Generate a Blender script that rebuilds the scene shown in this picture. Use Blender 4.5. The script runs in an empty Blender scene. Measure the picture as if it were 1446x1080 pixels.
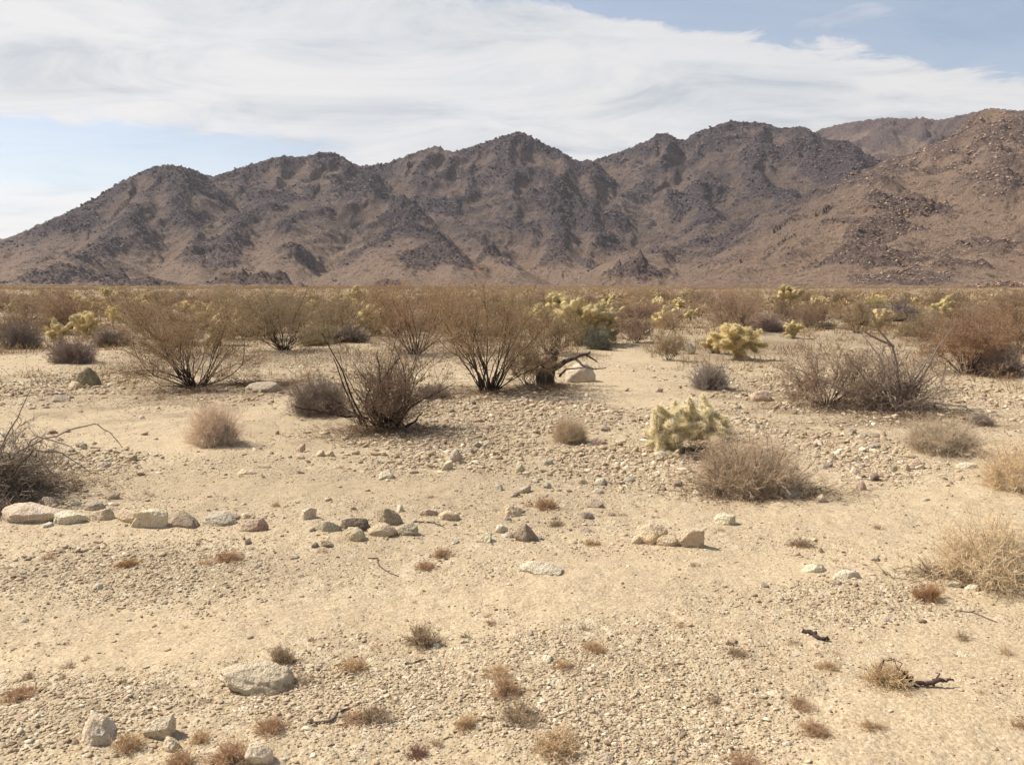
import bpy, bmesh, math
import numpy as np
from mathutils import Vector

# ------------------------------------------------------------------ camera, sky, sun
scene = bpy.context.scene
F = 1200.0                 # focal length in pixels of a 1446 px wide frame
CW, CH = 1446.0, 1080.0
HOR = 410.0                # eye level row
EYE = 1.6
PITCH = math.atan((CH / 2 - HOR) / F)
cam_d = bpy.data.cameras.new('camera')
cam_d.sensor_width = 36.0
cam_d.lens = 36.0 * F / CW
cam_d.clip_start = 0.05
cam_d.clip_end = 20000
cam = bpy.data.objects.new('camera', cam_d)
scene.collection.objects.link(cam)
cam.location = (0, 0, EYE)
cam.rotation_euler = (math.pi / 2 - PITCH, 0, 0)
scene.camera = cam

SUN_AZ = math.radians(-74)     # from +Y towards +X: the sun stands to the left and a little beyond
SUN_EL = math.radians(50)
world = bpy.data.worlds.new('World')
scene.world = world
world.use_nodes = True
wn, wl = world.node_tree.nodes, world.node_tree.links
wn.clear()


def N(nt, kind, loc=(0, 0), **kw):
    n = nt.nodes.new(kind)
    for k, v in kw.items():
        if k.startswith('i_'):
            key = k[2:]
            n.inputs[int(key) if key.isdigit() else key].default_value = v
        else:
            setattr(n, k, v)
    return n


def math_n(nt, op, a, b=None, clamp=False):
    n = nt.nodes.new('ShaderNodeMath')
    n.operation = op
    n.use_clamp = clamp
    for i, v in enumerate((a, b)):
        if v is None:
            continue
        if isinstance(v, (int, float)):
            n.inputs[i].default_value = v
        else:
            nt.links.new(v, n.inputs[i])
    return n.outputs[0]


def ramp_n(nt, fac, stops):
    n = nt.nodes.new('ShaderNodeValToRGB')
    cr = n.color_ramp
    while len(cr.elements) > 1:
        cr.elements.remove(cr.elements[-1])
    for i, (p, c) in enumerate(stops):
        e = cr.elements[0] if i == 0 else cr.elements.new(p)
        e.position = p
        e.color = (*c, 1) if len(c) == 3 else c
    nt.links.new(fac, n.inputs[0])
    return n.outputs[0]


def mix_n(nt, fac, a, b, mode='MIX'):
    n = nt.nodes.new('ShaderNodeMix')
    n.data_type = 'RGBA'
    n.blend_type = mode
    n.clamp_factor = True
    for i, v in ((0, fac), (6, a), (7, b)):
        if isinstance(v, (int, float)):
            n.inputs[i].default_value = v
        elif isinstance(v, tuple):
            n.inputs[i].default_value = (*v, 1)
        else:
            nt.links.new(v, n.inputs[i])
    return n.outputs[2]


def map_n(nt, v, a, b, c=0.0, d=1.0, smooth=True):
    n = nt.nodes.new('ShaderNodeMapRange')
    n.interpolation_type = 'SMOOTHSTEP' if smooth else 'LINEAR'
    nt.links.new(v, n.inputs[0])
    for i, x in enumerate((a, b, c, d)):
        n.inputs[i + 1].default_value = x
    return n.outputs[0]


def noise_n(nt, vec, scale, detail=4, rough=0.55, dist=0.0, dim='3D'):
    n = nt.nodes.new('ShaderNodeTexNoise')
    n.noise_dimensions = dim
    if vec is not None:
        nt.links.new(vec, n.inputs['Vector'])
    n.inputs['Scale'].default_value = scale
    n.inputs['Detail'].default_value = detail
    n.inputs['Roughness'].default_value = rough
    n.inputs['Distortion'].default_value = dist
    return n.outputs[0]


wt = world.node_tree
sky = N(wt, 'ShaderNodeTexSky', sky_type='NISHITA', sun_disc=False)
sky.sun_elevation = SUN_EL
sky.sun_rotation = SUN_AZ
sky.air_density = 1.0
sky.dust_density = 0.6
sky.ozone_density = 1.2
bg_sky = N(wt, 'ShaderNodeBackground')
bg_sky.inputs[1].default_value = 0.092
bg_cl = N(wt, 'ShaderNodeBackground')
bg_cl.inputs[1].default_value = 0.60
wl.new(sky.outputs[0], bg_sky.inputs[0])
tc = N(wt, 'ShaderNodeTexCoord')
sep = N(wt, 'ShaderNodeSeparateXYZ')
wl.new(tc.outputs['Generated'], sep.inputs[0])
dx, dy, dz = sep.outputs
dyc = math_n(wt, 'MAXIMUM', math_n(wt, 'ABSOLUTE', dy), 0.05)
zc = math_n(wt, 'ADD', math_n(wt, 'MAXIMUM', dz, 0.0), 0.10)
comb = N(wt, 'ShaderNodeCombineXYZ')
wl.new(math_n(wt, 'DIVIDE', dx, zc), comb.inputs[0])
wl.new(math_n(wt, 'DIVIDE', dy, zc), comb.inputs[1])
cloud_uv = comb.outputs[0]
# the bank of cloud: bearings as tangent (dx/dy) and height as tangent (dz/dy)
u = math_n(wt, 'DIVIDE', dx, dyc)
v = math_n(wt, 'DIVIDE', dz, dyc)
edge_big = noise_n(wt, cloud_uv, 0.55, 3, 0.5)
edge_fine = noise_n(wt, cloud_uv, 3.2, 9, 0.66, 0.7)
ruff = math_n(wt, 'ADD', math_n(wt, 'MULTIPLY', math_n(wt, 'SUBTRACT', edge_big, 0.5), 0.05),
              math_n(wt, 'MULTIPLY', math_n(wt, 'SUBTRACT', edge_fine, 0.5), 0.075))
up = math_n(wt, 'SUBTRACT', 0.324, math_n(wt, 'MULTIPLY', u, 0.125))
upper = map_n(wt, math_n(wt, 'ADD', math_n(wt, 'SUBTRACT', up, v), ruff), -0.006, 0.012)
low_edge = math_n(wt, 'SUBTRACT', 0.146, math_n(wt, 'MULTIPLY', u, 0.085))
lower = map_n(wt, math_n(wt, 'ADD', math_n(wt, 'SUBTRACT', v, low_edge), math_n(wt, 'MULTIPLY', ruff, 0.8)), -0.012, 0.014)
left_gap = map_n(wt, u, -0.30, -0.16)          # the gap below the bank closes to the right
lower = math_n(wt, 'MAXIMUM', lower, left_gap)
bank = math_n(wt, 'MULTIPLY', upper, lower)
veil = map_n(wt, v, 0.140, 0.10)              # pale veil low over the hills
veil = math_n(wt, 'MULTIPLY', veil, 0.80)
wisp = map_n(wt, noise_n(wt, cloud_uv, 1.3, 6, 0.6, 0.8), 0.60, 0.72)
wisp = math_n(wt, 'MULTIPLY', wisp, 0.5)
cover = math_n(wt, 'MAXIMUM', math_n(wt, 'MAXIMUM', bank, veil), wisp)
thin = map_n(wt, noise_n(wt, cloud_uv, 0.9, 6, 0.6), 0.25, 0.75, 0.84, 1.0)
cover = math_n(wt, 'MULTIPLY', cover, thin)
cover = math_n(wt, 'MAXIMUM', cover, 0.25)     # thin high haze of cirrus everywhere
mp = N(wt, 'ShaderNodeMapping')
mp.inputs['Scale'].default_value = (0.55, 1.0, 1.0)
mp.inputs['Rotation'].default_value = (0, 0, math.radians(18))
wl.new(cloud_uv, mp.inputs[0])
tone = noise_n(wt, mp.outputs[0], 2.3, 10, 0.66, 0.7)
wl.new(ramp_n(wt, tone, [(0.34, (0.62, 0.68, 0.73)), (0.46, (0.84, 0.865, 0.875)), (0.56, (0.97, 0.965, 0.955)), (0.64, (1.0, 0.985, 0.965)), (0.74, (0.86, 0.87, 0.88))]), bg_cl.inputs[0])
mixw = N(wt, 'ShaderNodeMixShader')
wl.new(cover, mixw.inputs[0])
wl.new(bg_sky.outputs[0], mixw.inputs[1])
wl.new(bg_cl.outputs[0], mixw.inputs[2])
outw = N(wt, 'ShaderNodeOutputWorld')
wl.new(mixw.outputs[0], outw.inputs[0])

sun_d = bpy.data.lights.new('sun', 'SUN')
sun_d.energy = 4.9
sun_d.angle = math.radians(0.6)
sun_d.color = (1.0, 0.94, 0.85)
sun = bpy.data.objects.new('sun', sun_d)
scene.collection.objects.link(sun)
to_sun = Vector((math.sin(SUN_AZ) * math.cos(SUN_EL), math.cos(SUN_AZ) * math.cos(SUN_EL), math.sin(SUN_EL)))
sun.rotation_euler = to_sun.to_track_quat('Z', 'Y').to_euler()
sun.location = to_sun * 50

scene.view_settings.view_transform = 'Standard'
scene.view_settings.look = 'None'
scene.view_settings.gamma = 1.0
scene.view_settings.exposure = 0.50
scene.cycles.max_bounces = 5
scene.cycles.diffuse_bounces = 3
scene.cycles.transparent_max_bounces = 4
scene.cycles.volume_bounces = 1

# ------------------------------------------------------------------ numpy helpers
C = scene.collection


_TAB = {}


def _tab(seed):
    if seed not in _TAB:
        a = np.random.default_rng(seed + 12345).uniform(0, 2 * math.pi, (256, 256))
        _TAB[seed] = (np.cos(a).astype(np.float32).ravel() * 1.5, np.sin(a).astype(np.float32).ravel() * 1.5)
    return _TAB[seed]


def perlin(x, y, seed=0):
    x, y = np.asarray(x, float), np.asarray(y, float)
    x0, y0 = np.floor(x), np.floor(y)
    fx, fy = (x - x0).astype(np.float32), (y - y0).astype(np.float32)
    ix, iy = x0.astype(np.int32), y0.astype(np.int32)
    u_ = fx * fx * fx * (fx * (fx * 6 - 15) + 10)
    v_ = fy * fy * fy * (fy * (fy * 6 - 15) + 10)
    ct, st_ = _tab(seed)
    xa, xb = ix & 255, (ix + 1) & 255
    ya, yb = (iy & 255) << 8, ((iy + 1) & 255) << 8
    fx1, fy1 = fx - 1, fy - 1
    i = ya | xa
    n00 = ct[i] * fx + st_[i] * fy
    i = ya | xb
    n10 = ct[i] * fx1 + st_[i] * fy
    i = yb | xa
    n01 = ct[i] * fx + st_[i] * fy1
    i = yb | xb
    n11 = ct[i] * fx1 + st_[i] * fy1
    n0 = n00 + (n10 - n00) * u_
    n1 = n01 + (n11 - n01) * u_
    return (n0 + (n1 - n0) * v_).astype(np.float64)


def fbm(x, y, octs, seed=0, gain=0.5, lac=2.03):
    s, a = 0, 1.0
    for i in range(octs):
        s = s + a * perlin(x, y, seed + i * 17)
        x, y = x * lac + 11.3, y * lac - 7.7
        a *= gain
    return s


def ridged(x, y, octs, seed=0, gain=0.5, lac=2.1):
    s, a = 0, 1.0
    for i in range(octs):
        s = s + a * (1 - 2 * np.abs(perlin(x, y, seed + i * 31)))
        x, y = x * lac + 5.1, y * lac + 3.9
        a *= gain
    return s


def sstep(a, b, x):
    t = np.clip((x - a) / (b - a), 0, 1)
    return t * t * (3 - 2 * t)


def norm(a):
    return a / np.maximum(np.linalg.norm(a, axis=-1, keepdims=True), 1e-9)


def mesh_np(name, V, faces, smooth=False, attrs=None):
    """faces: list of integer arrays (n,3) or (n,4)"""
    me = bpy.data.meshes.new(name)
    V = np.asarray(V, np.float32).reshape(-1, 3)
    me.vertices.add(len(V))
    me.vertices.foreach_set('co', V.ravel())
    faces = [np.asarray(f, np.int32) for f in faces if len(f)]
    loops = np.concatenate([f.ravel() for f in faces])
    tot = np.concatenate([np.full(len(f), f.shape[1], np.int32) for f in faces])
    start = np.concatenate([[0], np.cumsum(tot)[:-1]]).astype(np.int32)
    me.loops.add(len(loops))
    me.loops.foreach_set('vertex_index', loops)
    me.polygons.add(len(tot))
    me.polygons.foreach_set('loop_start', start)
    me.polygons.foreach_set('loop_total', tot)
    if smooth:
        me.polygons.foreach_set('use_smooth', np.ones(len(tot), bool))
    for k, a in (attrs or {}).items():
        at_ = me.attributes.new(k, 'FLOAT', 'POINT')
        at_.data.foreach_set('value', np.asarray(a, np.float32).ravel())
    me.update(calc_edges=True)
    return me


class Build:
    """collects numpy geometry for one mesh"""

    def __init__(self):
        self.V, self.T, self.Q, self.n = [], [], [], 0

    def add(self, V, T=None, Q=None):
        V = np.asarray(V, float).reshape(-1, 3)
        if T is not None and len(T):
            self.T.append(np.asarray(T) + self.n)
        if Q is not None and len(Q):
            self.Q.append(np.asarray(Q) + self.n)
        self.V.append(V)
        self.n += len(V)

    def tubes(self, P, R, S=3):
        """P (N,K,3) polylines, R (N,K) radii"""
        Nn, K, _ = P.shape
        if Nn == 0:
            return
        t = np.gradient(P, axis=1)
        t = norm(t)
        ref = np.where(np.abs(t[..., 2:3]) > 0.9, np.array([1.0, 0, 0]), np.array([0, 0, 1.0]))
        a = norm(np.cross(t, ref))
        b = np.cross(t, a)
        ang = np.arange(S) * 2 * math.pi / S
        ring = P[:, :, None, :] + R[:, :, None, None] * (a[:, :, None, :] * np.cos(ang)[:, None] + b[:, :, None, :] * np.sin(ang)[:, None])
        idx = np.arange(Nn * K * S).reshape(Nn, K, S)
        q = np.stack([idx[:, :-1, :], np.roll(idx, -1, 2)[:, :-1, :], np.roll(idx, -1, 2)[:, 1:, :], idx[:, 1:, :]], -1)
        self.add(ring.reshape(-1, 3), Q=q.reshape(-1, 4))

    def leaves(self, pos, length, width, rng, up=0.3, dirs=None):
        n = len(pos)
        d = norm(rng.normal(size=(n, 3)) + np.array([0, 0, up])) if dirs is None else norm(dirs)
        s = norm(np.cross(d, rng.normal(size=(n, 3))))
        L = (length * rng.uniform(.6, 1.3, (n, 1)))
        W = (width * rng.uniform(.6, 1.3, (n, 1)))
        v_ = np.stack([pos, pos + d * L * .5 + s * W * .5, pos + d * L, pos + d * L * .5 - s * W * .5], 1)
        q = np.arange(n * 4).reshape(n, 4)
        self.add(v_.reshape(-1, 3), Q=q)

    def needles(self, pos, d, length, width, rng):
        n = len(pos)
        s = norm(np.cross(d, rng.normal(size=(n, 3))))
        v_ = np.stack([pos - s * width / 2, pos + s * width / 2, pos + d * length], 1)
        self.add(v_.reshape(-1, 3), T=np.arange(n * 3).reshape(n, 3))

    def mesh(self, name, smooth=False):
        fs = []
        if self.T:
            fs.append(np.concatenate(self.T))
        if self.Q:
            fs.append(np.concatenate(self.Q))
        return mesh_np(name, np.concatenate(self.V), fs, smooth)


def grow(base, d, length, K, rng, wob=0.15, upb=0.0):
    """curving polylines from base (N,3) along d (N,3)"""
    n = len(base)
    d = norm(d)
    P = np.empty((n, K, 3))
    P[:, 0] = base
    st = (length / (K - 1)).reshape(n, 1)
    for k in range(1, K):
        d = norm(d + wob * rng.normal(size=(n, 3)) + np.array([0, 0, upb]))
        P[:, k] = P[:, k - 1] + d * st
    return P


def along(P, i, t):
    K = P.shape[1]
    f = t * (K - 1)
    k = np.minimum(f.astype(int), K - 2)
    w = (f - k)[:, None]
    a, b = P[i, k], P[i, k + 1]
    return a * (1 - w) + b * w, norm(b - a)


def branch(P, n, rng, tmin, tmax, a0, a1, len0, len1, K, wob, upb):
    """n children on every polyline of P"""
    i = np.repeat(np.arange(len(P)), n)
    t = rng.uniform(tmin, tmax, len(i))
    pos, tan = along(P, i, t)
    side = norm(np.cross(tan, rng.normal(size=(len(i), 3))))
    ang = np.radians(rng.uniform(a0, a1, len(i)))[:, None]
    d = tan * np.cos(ang) + side * np.sin(ang)
    L = rng.uniform(len0, len1, len(i)) * (1.15 - 0.55 * t)
    return grow(pos, d, L, K, rng, wob, upb), t


def taper(n, K, r0, r1):
    r0 = np.broadcast_to(np.asarray(r0, float), (n,))
    return r0[:, None] * (1 - np.linspace(0, 1, K)[None, :]) + r1 * np.linspace(0, 1, K)[None, :]


# ------------------------------------------------------------------ objects
def mk(name, me, mat, parent=None, color=None):
    o = bpy.data.objects.new(name, me)
    if mat is not None:
        if len(me.materials) == 0:
            me.materials.append(mat)
    if color is not None:
        o.color = (*color, 1)
    C.objects.link(o)
    if parent is not None:
        o.parent = parent
    return o


def tag(o, label, cat, group=None):
    o['label'] = label
    o['category'] = cat
    if group:
        o['group'] = group
    return o


def empty(name, loc, rz=0, s=1.0):
    o = bpy.data.objects.new(name, None)
    C.objects.link(o)
    o.empty_display_size = 0.1
    o.location = loc
    o.rotation_euler = (0, 0, rz)
    o.scale = (s, s, s) if isinstance(s, (int, float)) else s
    return o


def copy_tree(o, color=None):
    c = o.copy()
    C.objects.link(c)
    for ch in list(o.children):
        d = ch.copy()
        C.objects.link(d)
        d.parent = c
        if color is not None and ch.get('tint'):
            d.color = (*color, 1)
        for g in list(ch.children):
            e = g.copy()
            C.objects.link(e)
            e.parent = d
    return c


# ------------------------------------------------------------------ pixel to place
SP, CP = math.sin(PITCH), math.cos(PITCH)


def pix_dir(px, py):
    xc = (np.asarray(px, float) - CW / 2) / F
    yc = (CH / 2 - np.asarray(py, float)) / F
    return np.stack([xc, CP + yc * SP, -SP + yc * CP], -1)


def macro(x, y):
    r = np.hypot(x, y)
    z = 0.10 * perlin(x / 9.0 + 3.1, y / 9.0, 5) * sstep(3.5, 12, r)
    z = z + 0.22 * perlin(x / 31.0, y / 31.0 + 1.7, 6) * sstep(12, 45, r)
    z = z + 0.0062 * np.maximum(r - 55, 0) + 0.6 * perlin(x / 160., y / 160., 8) * sstep(90, 300, r)
    # low bank along the uphill edge of the track
    return z


def micro(x, y):
    r = np.hypot(x, y)
    fade = 1 - sstep(25, 60, r)
    z = 0.022 * fbm(x / 0.9, y / 0.9, 3, 41) * fade
    z = z + 0.007 * fbm(x / 0.16, y / 0.16, 3, 51) * (1 - sstep(9, 22, r))
    return z


def ground_z(x, y):
    x, y = np.asarray(x, float), np.asarray(y, float)
    return macro(x, y) + micro(x, y)


def at(px, py):
    """the point of the ground seen at this pixel (and its depth)"""
    d = pix_dir(px, py)
    t = EYE / max(-d[2], 0.004)
    for _ in range(12):
        z = float(macro(d[0] * t, d[1] * t))
        t = t + 0.7 * ((EYE - z) / max(-d[2], 0.004) - t)
        t = min(max(t, 0.5), 400)
    x, y = d[0] * t, d[1] * t
    return np.array([x, y, float(ground_z(x, y))]), t


def to_pix(x, y, z):
    zc_ = y * CP - (z - EYE) * SP
    yc_ = y * SP + (z - EYE) * CP
    return CW / 2 + F * x / zc_, CH / 2 - F * yc_ / zc_


# zones of the ground: (px, py, rx, ry) seen from the path, kept as places on the ground
def zone(px, py, rx, ry):
    p, t = at(px, py)
    a, _ = at(px, py - ry)
    b, _ = at(px, min(py + ry, 1300))
    return p[0], p[1], rx * t / F, abs(a[1] - b[1]) / 2


SAND = [zone(*z) for z in [(200, 900, 300, 45), (520, 872, 240, 35), (760, 835, 220, 28), (1040, 800, 260, 26), (1250, 740, 200, 45),
                           (1340, 700, 150, 20), (1330, 1010, 190, 70), (1180, 1045, 130, 45), (1390, 920, 130, 45), (300, 600, 180, 32),
                           (880, 545, 70, 30), (900, 505, 70, 14), (60, 508, 120, 16), (400, 590, 110, 20), (90, 590, 130, 16), (430, 690, 200, 14)]]
STONY = [zone(*z) for z in [(650, 625, 140, 40), (880, 655, 150, 40), (1200, 640, 90, 35), (160, 800, 220, 45), (560, 970, 240, 55), (850, 960, 240, 90),
                            (100, 1000, 160, 60), (700, 575, 180, 25), (80, 545, 110, 20), (130, 650, 100, 18), (1000, 600, 120, 30), (1230, 845, 160, 35), (940, 1040, 200, 40),
                            (430, 505, 120, 14), (1150, 560, 130, 28), (1380, 560, 90, 22), (1120, 470, 90, 22), (800, 590, 120, 25)]]
LITTER = [zone(*z) for z in [(290, 552, 170, 26), (540, 610, 110, 15), (690, 556, 130, 12), (1180, 575, 170, 35), (1300, 590, 120, 20), (1070, 695, 110, 14),
                             (20, 690, 130, 28), (400, 545, 70, 20), (1390, 812, 100, 10), (770, 548, 60, 10), (990, 640, 60, 10)]]


def zones(x, y, zs, wob=0.35):
    m = np.zeros_like(x)
    n = wob * fbm(x / 0.7, y / 0.7, 3, 77)
    for (cx, cy, rx, ry) in zs:
        d = np.sqrt(((x - cx) / rx) ** 2 + ((y - cy) / ry) ** 2) + n
        m = np.maximum(m, 1 - sstep(0.45, 1.3, d))
    return m


# ------------------------------------------------------------------ materials
def new_mat(name):
    m = bpy.data.materials.new(name)
    m.use_nodes = True
    nt = m.node_tree
    nt.nodes.clear()
    out = N(nt, 'ShaderNodeOutputMaterial')
    bs = N(nt, 'ShaderNodeBsdfPrincipled')
    bs.inputs['Roughness'].default_value = 0.95
    bs.inputs['Specular IOR Level'].default_value = 0.15
    nt.links.new(bs.outputs[0], out.inputs[0])
    return m, nt, bs


def bump_n(nt, bs, h, dist, strength=1.0):
    b = N(nt, 'ShaderNodeBump')
    b.inputs['Strength'].default_value = strength
    b.inputs['Distance'].default_value = dist
    nt.links.new(h, b.inputs['Height'])
    nt.links.new(b.outputs[0], bs.inputs['Normal'])


def attr_n(nt, name):
    a = N(nt, 'ShaderNodeAttribute')
    a.attribute_name = name
    return a.outputs['Fac']


def obj_vec(nt):
    return N(nt, 'ShaderNodeTexCoord').outputs['Object']


def voro_n(nt, vec, scale, feature='F1', out='Distance', rnd=1.0):
    n = N(nt, 'ShaderNodeTexVoronoi', feature=feature)
    nt.links.new(vec, n.inputs['Vector'])
    n.inputs['Scale'].default_value = scale
    n.inputs['Randomness'].default_value = rnd
    return n.outputs[out]


# ground
m_ground, nt, bs = new_mat('desert_ground')
vec = N(nt, 'ShaderNodeNewGeometry').outputs['Position']
mp = N(nt, 'ShaderNodeMapping')
mp.inputs['Scale'].default_value = (0.22, 1.0, 1.0)
mp.inputs['Rotation'].default_value = (0, 0, math.radians(-6))
nt.links.new(vec, mp.inputs[0])
wash = noise_n(nt, mp.outputs[0], 1.6, 6, 0.62, 0.4)
n1 = noise_n(nt, vec, 0.45, 5, 0.6)
n2 = noise_n(nt, vec, 6.0, 5, 0.65)
n3 = noise_n(nt, vec, 60.0, 3, 0.6)
col = ramp_n(nt, n1, [(0.30, (0.385, 0.287, 0.180)), (0.50, (0.455, 0.347, 0.215)), (0.70, (0.52, 0.405, 0.255))])
stony = attr_n(nt, 'stony')
col = mix_n(nt, map_n(nt, wash, 0.52, 0.68, 0.0, 0.5), col, (0.335, 0.24, 0.155))
col = mix_n(nt, map_n(nt, wash, 0.46, 0.34, 0.0, 0.5), col, (0.57, 0.445, 0.275))
col = mix_n(nt, math_n(nt, 'MULTIPLY', stony, 0.6), col, (0.38, 0.295, 0.19))
col = mix_n(nt, map_n(nt, n2, 0.35, 0.7, 0.0, 0.45), col, (0.36, 0.262, 0.178))
grit = voro_n(nt, vec, 85.0, 'F1', 'Color')
gsep = N(nt, 'ShaderNodeSeparateColor')
nt.links.new(grit, gsep.inputs[0])
gcol = ramp_n(nt, gsep.outputs[0], [(0.0, (0.22, 0.155, 0.095)), (0.3, (0.38, 0.285, 0.17)), (0.7, (0.50, 0.395, 0.24)), (1.0, (0.62, 0.53, 0.37))])
col = mix_n(nt, 0.45, col, gcol)
grit2 = voro_n(nt, vec, 24.0, 'F1', 'Color')
gsep2 = N(nt, 'ShaderNodeSeparateColor')
nt.links.new(grit2, gsep2.inputs[0])
gcol2 = ramp_n(nt, gsep2.outputs[1], [(0.0, (0.27, 0.20, 0.13)), (0.5, (0.44, 0.35, 0.22)), (1.0, (0.60, 0.52, 0.38))])
gfac = math_n(nt, 'MULTIPLY', math_n(nt, 'ADD', math_n(nt, 'MULTIPLY', stony, 0.6), 0.15), map_n(nt, gsep2.outputs[2], 0.4, 0.6))
col = mix_n(nt, gfac, col, gcol2)
col = mix_n(nt, math_n(nt, 'MULTIPLY', attr_n(nt, 'litter'), map_n(nt, noise_n(nt, vec, 11.0, 5, 0.7), 0.30, 0.62, 0.5, 1.0)), col, (0.205, 0.145, 0.092))
nt.links.new(col, bs.inputs['Base Color'])
hh = math_n(nt, 'ADD', math_n(nt, 'ADD', math_n(nt, 'MULTIPLY', n3, 0.8), math_n(nt, 'MULTIPLY', noise_n(nt, vec, 17.0, 5, 0.65), 1.1)), math_n(nt, 'MULTIPLY', math_n(nt, 'SUBTRACT', 1.0, voro_n(nt, vec, 85.0)), math_n(nt, 'ADD', math_n(nt, 'MULTIPLY', stony, 0.4), 0.12)))
hh = math_n(nt, 'ADD', hh, math_n(nt, 'MULTIPLY', math_n(nt, 'SUBTRACT', 1.0, voro_n(nt, vec, 24.0)), math_n(nt, 'MULTIPLY', stony, 1.3)))
bump_n(nt, bs, hh, 0.012, 0.9)

# loose gravel: every pebble its own tone
m_gravel, nt, bs = new_mat('gravel_stone')
geo = N(nt, 'ShaderNodeNewGeometry')
col = ramp_n(nt, geo.outputs['Random Per Island'], [(0.0, (0.17, 0.12, 0.085)), (0.10, (0.31, 0.225, 0.15)), (0.30, (0.42, 0.32, 0.20)), (0.55, (0.46, 0.355, 0.225)), (0.68, (0.44, 0.31, 0.215)), (0.85, (0.55, 0.445, 0.295)), (1.0, (0.68, 0.60, 0.45))])
col = mix_n(nt, map_n(nt, noise_n(nt, geo.outputs['Position'], 90, 3, 0.6), 0.35, 0.7, 0, 0.35), col, (0.42, 0.32, 0.20))
nt.links.new(col, bs.inputs['Base Color'])
bump_n(nt, bs, noise_n(nt, geo.outputs['Position'], 160, 3, 0.6), 0.004, 0.6)

# rock: object colour with grain, lichen stains and dust
m_rock, nt, bs = new_mat('weathered_rock')
oi = N(nt, 'ShaderNodeObjectInfo')
vec = N(nt, 'ShaderNodeNewGeometry').outputs['Position']
na = noise_n(nt, vec, 9.0, 6, 0.65)
nb = noise_n(nt, vec, 55.0, 4, 0.65)
nc = noise_n(nt, vec, 3.5, 3, 0.6)
col = mix_n(nt, map_n(nt, na, 0.35, 0.68, 0.0, 0.55), oi.outputs['Color'], (0.50, 0.395, 0.26))
col = mix_n(nt, map_n(nt, nb, 0.52, 0.70, 0.0, 0.6), col, (0.20, 0.155, 0.115))
col = mix_n(nt, map_n(nt, nb, 0.46, 0.28, 0.0, 0.4), col, (0.72, 0.66, 0.54))
col = mix_n(nt, map_n(nt, nc, 0.55, 0.72, 0.0, 0.5), col, oi.outputs['Color'], 'MULTIPLY')
nt.links.new(col, bs.inputs['Base Color'])
bump_n(nt, bs, math_n(nt, 'ADD', na, math_n(nt, 'MULTIPLY', nb, 0.7)), 0.04, 1.0)

# mountains
m_mtn, nt, bs = new_mat('mountain_rock')
vec = N(nt, 'ShaderNodeNewGeometry').outputs['Position']
rockf = attr_n(nt, 'rock')
big = noise_n(nt, vec, 0.006, 5, 0.6)
mid = noise_n(nt, vec, 0.05, 7, 0.74)
fin = noise_n(nt, vec, 0.26, 5, 0.78)
soil = ramp_n(nt, big, [(0.30, (0.195, 0.142, 0.116)), (0.50, (0.245, 0.178, 0.140)), (0.72, (0.30, 0.22, 0.165))])  # left and middle range: partial cloud shadow put into these darker tones
soil = mix_n(nt, map_n(nt, mid, 0.38, 0.64, 0.0, 0.65), soil, (0.130, 0.100, 0.088))
rock = ramp_n(nt, fin, [(0.32, (0.034, 0.028, 0.034)), (0.48, (0.092, 0.074, 0.080)), (0.60, (0.17, 0.135, 0.132)), (0.72, (0.27, 0.215, 0.19))])
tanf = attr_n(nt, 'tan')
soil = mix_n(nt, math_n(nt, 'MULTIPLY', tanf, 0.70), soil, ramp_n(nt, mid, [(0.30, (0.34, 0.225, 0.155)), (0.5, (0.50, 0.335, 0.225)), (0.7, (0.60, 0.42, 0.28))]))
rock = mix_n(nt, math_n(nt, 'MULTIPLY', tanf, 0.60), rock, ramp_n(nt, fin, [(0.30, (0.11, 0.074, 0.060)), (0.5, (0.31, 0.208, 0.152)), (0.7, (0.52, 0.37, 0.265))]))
rmask = math_n(nt, 'ADD', rockf, math_n(nt, 'MULTIPLY', math_n(nt, 'SUBTRACT', math_n(nt, 'ADD', math_n(nt, 'MULTIPLY', mid, 0.6), math_n(nt, 'MULTIPLY', fin, 0.4)), 0.5), 1.7))
rmask = map_n(nt, rmask, 0.30, 0.66)
col = mix_n(nt, rmask, soil, rock)
spots = math_n(nt, 'MINIMUM', voro_n(nt, vec, 0.16, 'F1', 'Distance'), voro_n(nt, vec, 0.085, 'F1', 'Distance'))
spots = math_n(nt, 'MULTIPLY', map_n(nt, spots, 0.34, 0.20), map_n(nt, fin, 0.42, 0.58))
col = mix_n(nt, math_n(nt, 'MULTIPLY', spots, 0.75), col, (0.080, 0.064, 0.045))
# near spur's tan soil, fuller sun painted into it, is mixed in above
nt.links.new(col, bs.inputs['Base Color'])
bump_n(nt, bs, math_n(nt, 'ADD', math_n(nt, 'MULTIPLY', mid, 2.0), math_n(nt, 'MULTIPLY', fin, 1.6)), 7.0, 1.0)


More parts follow.
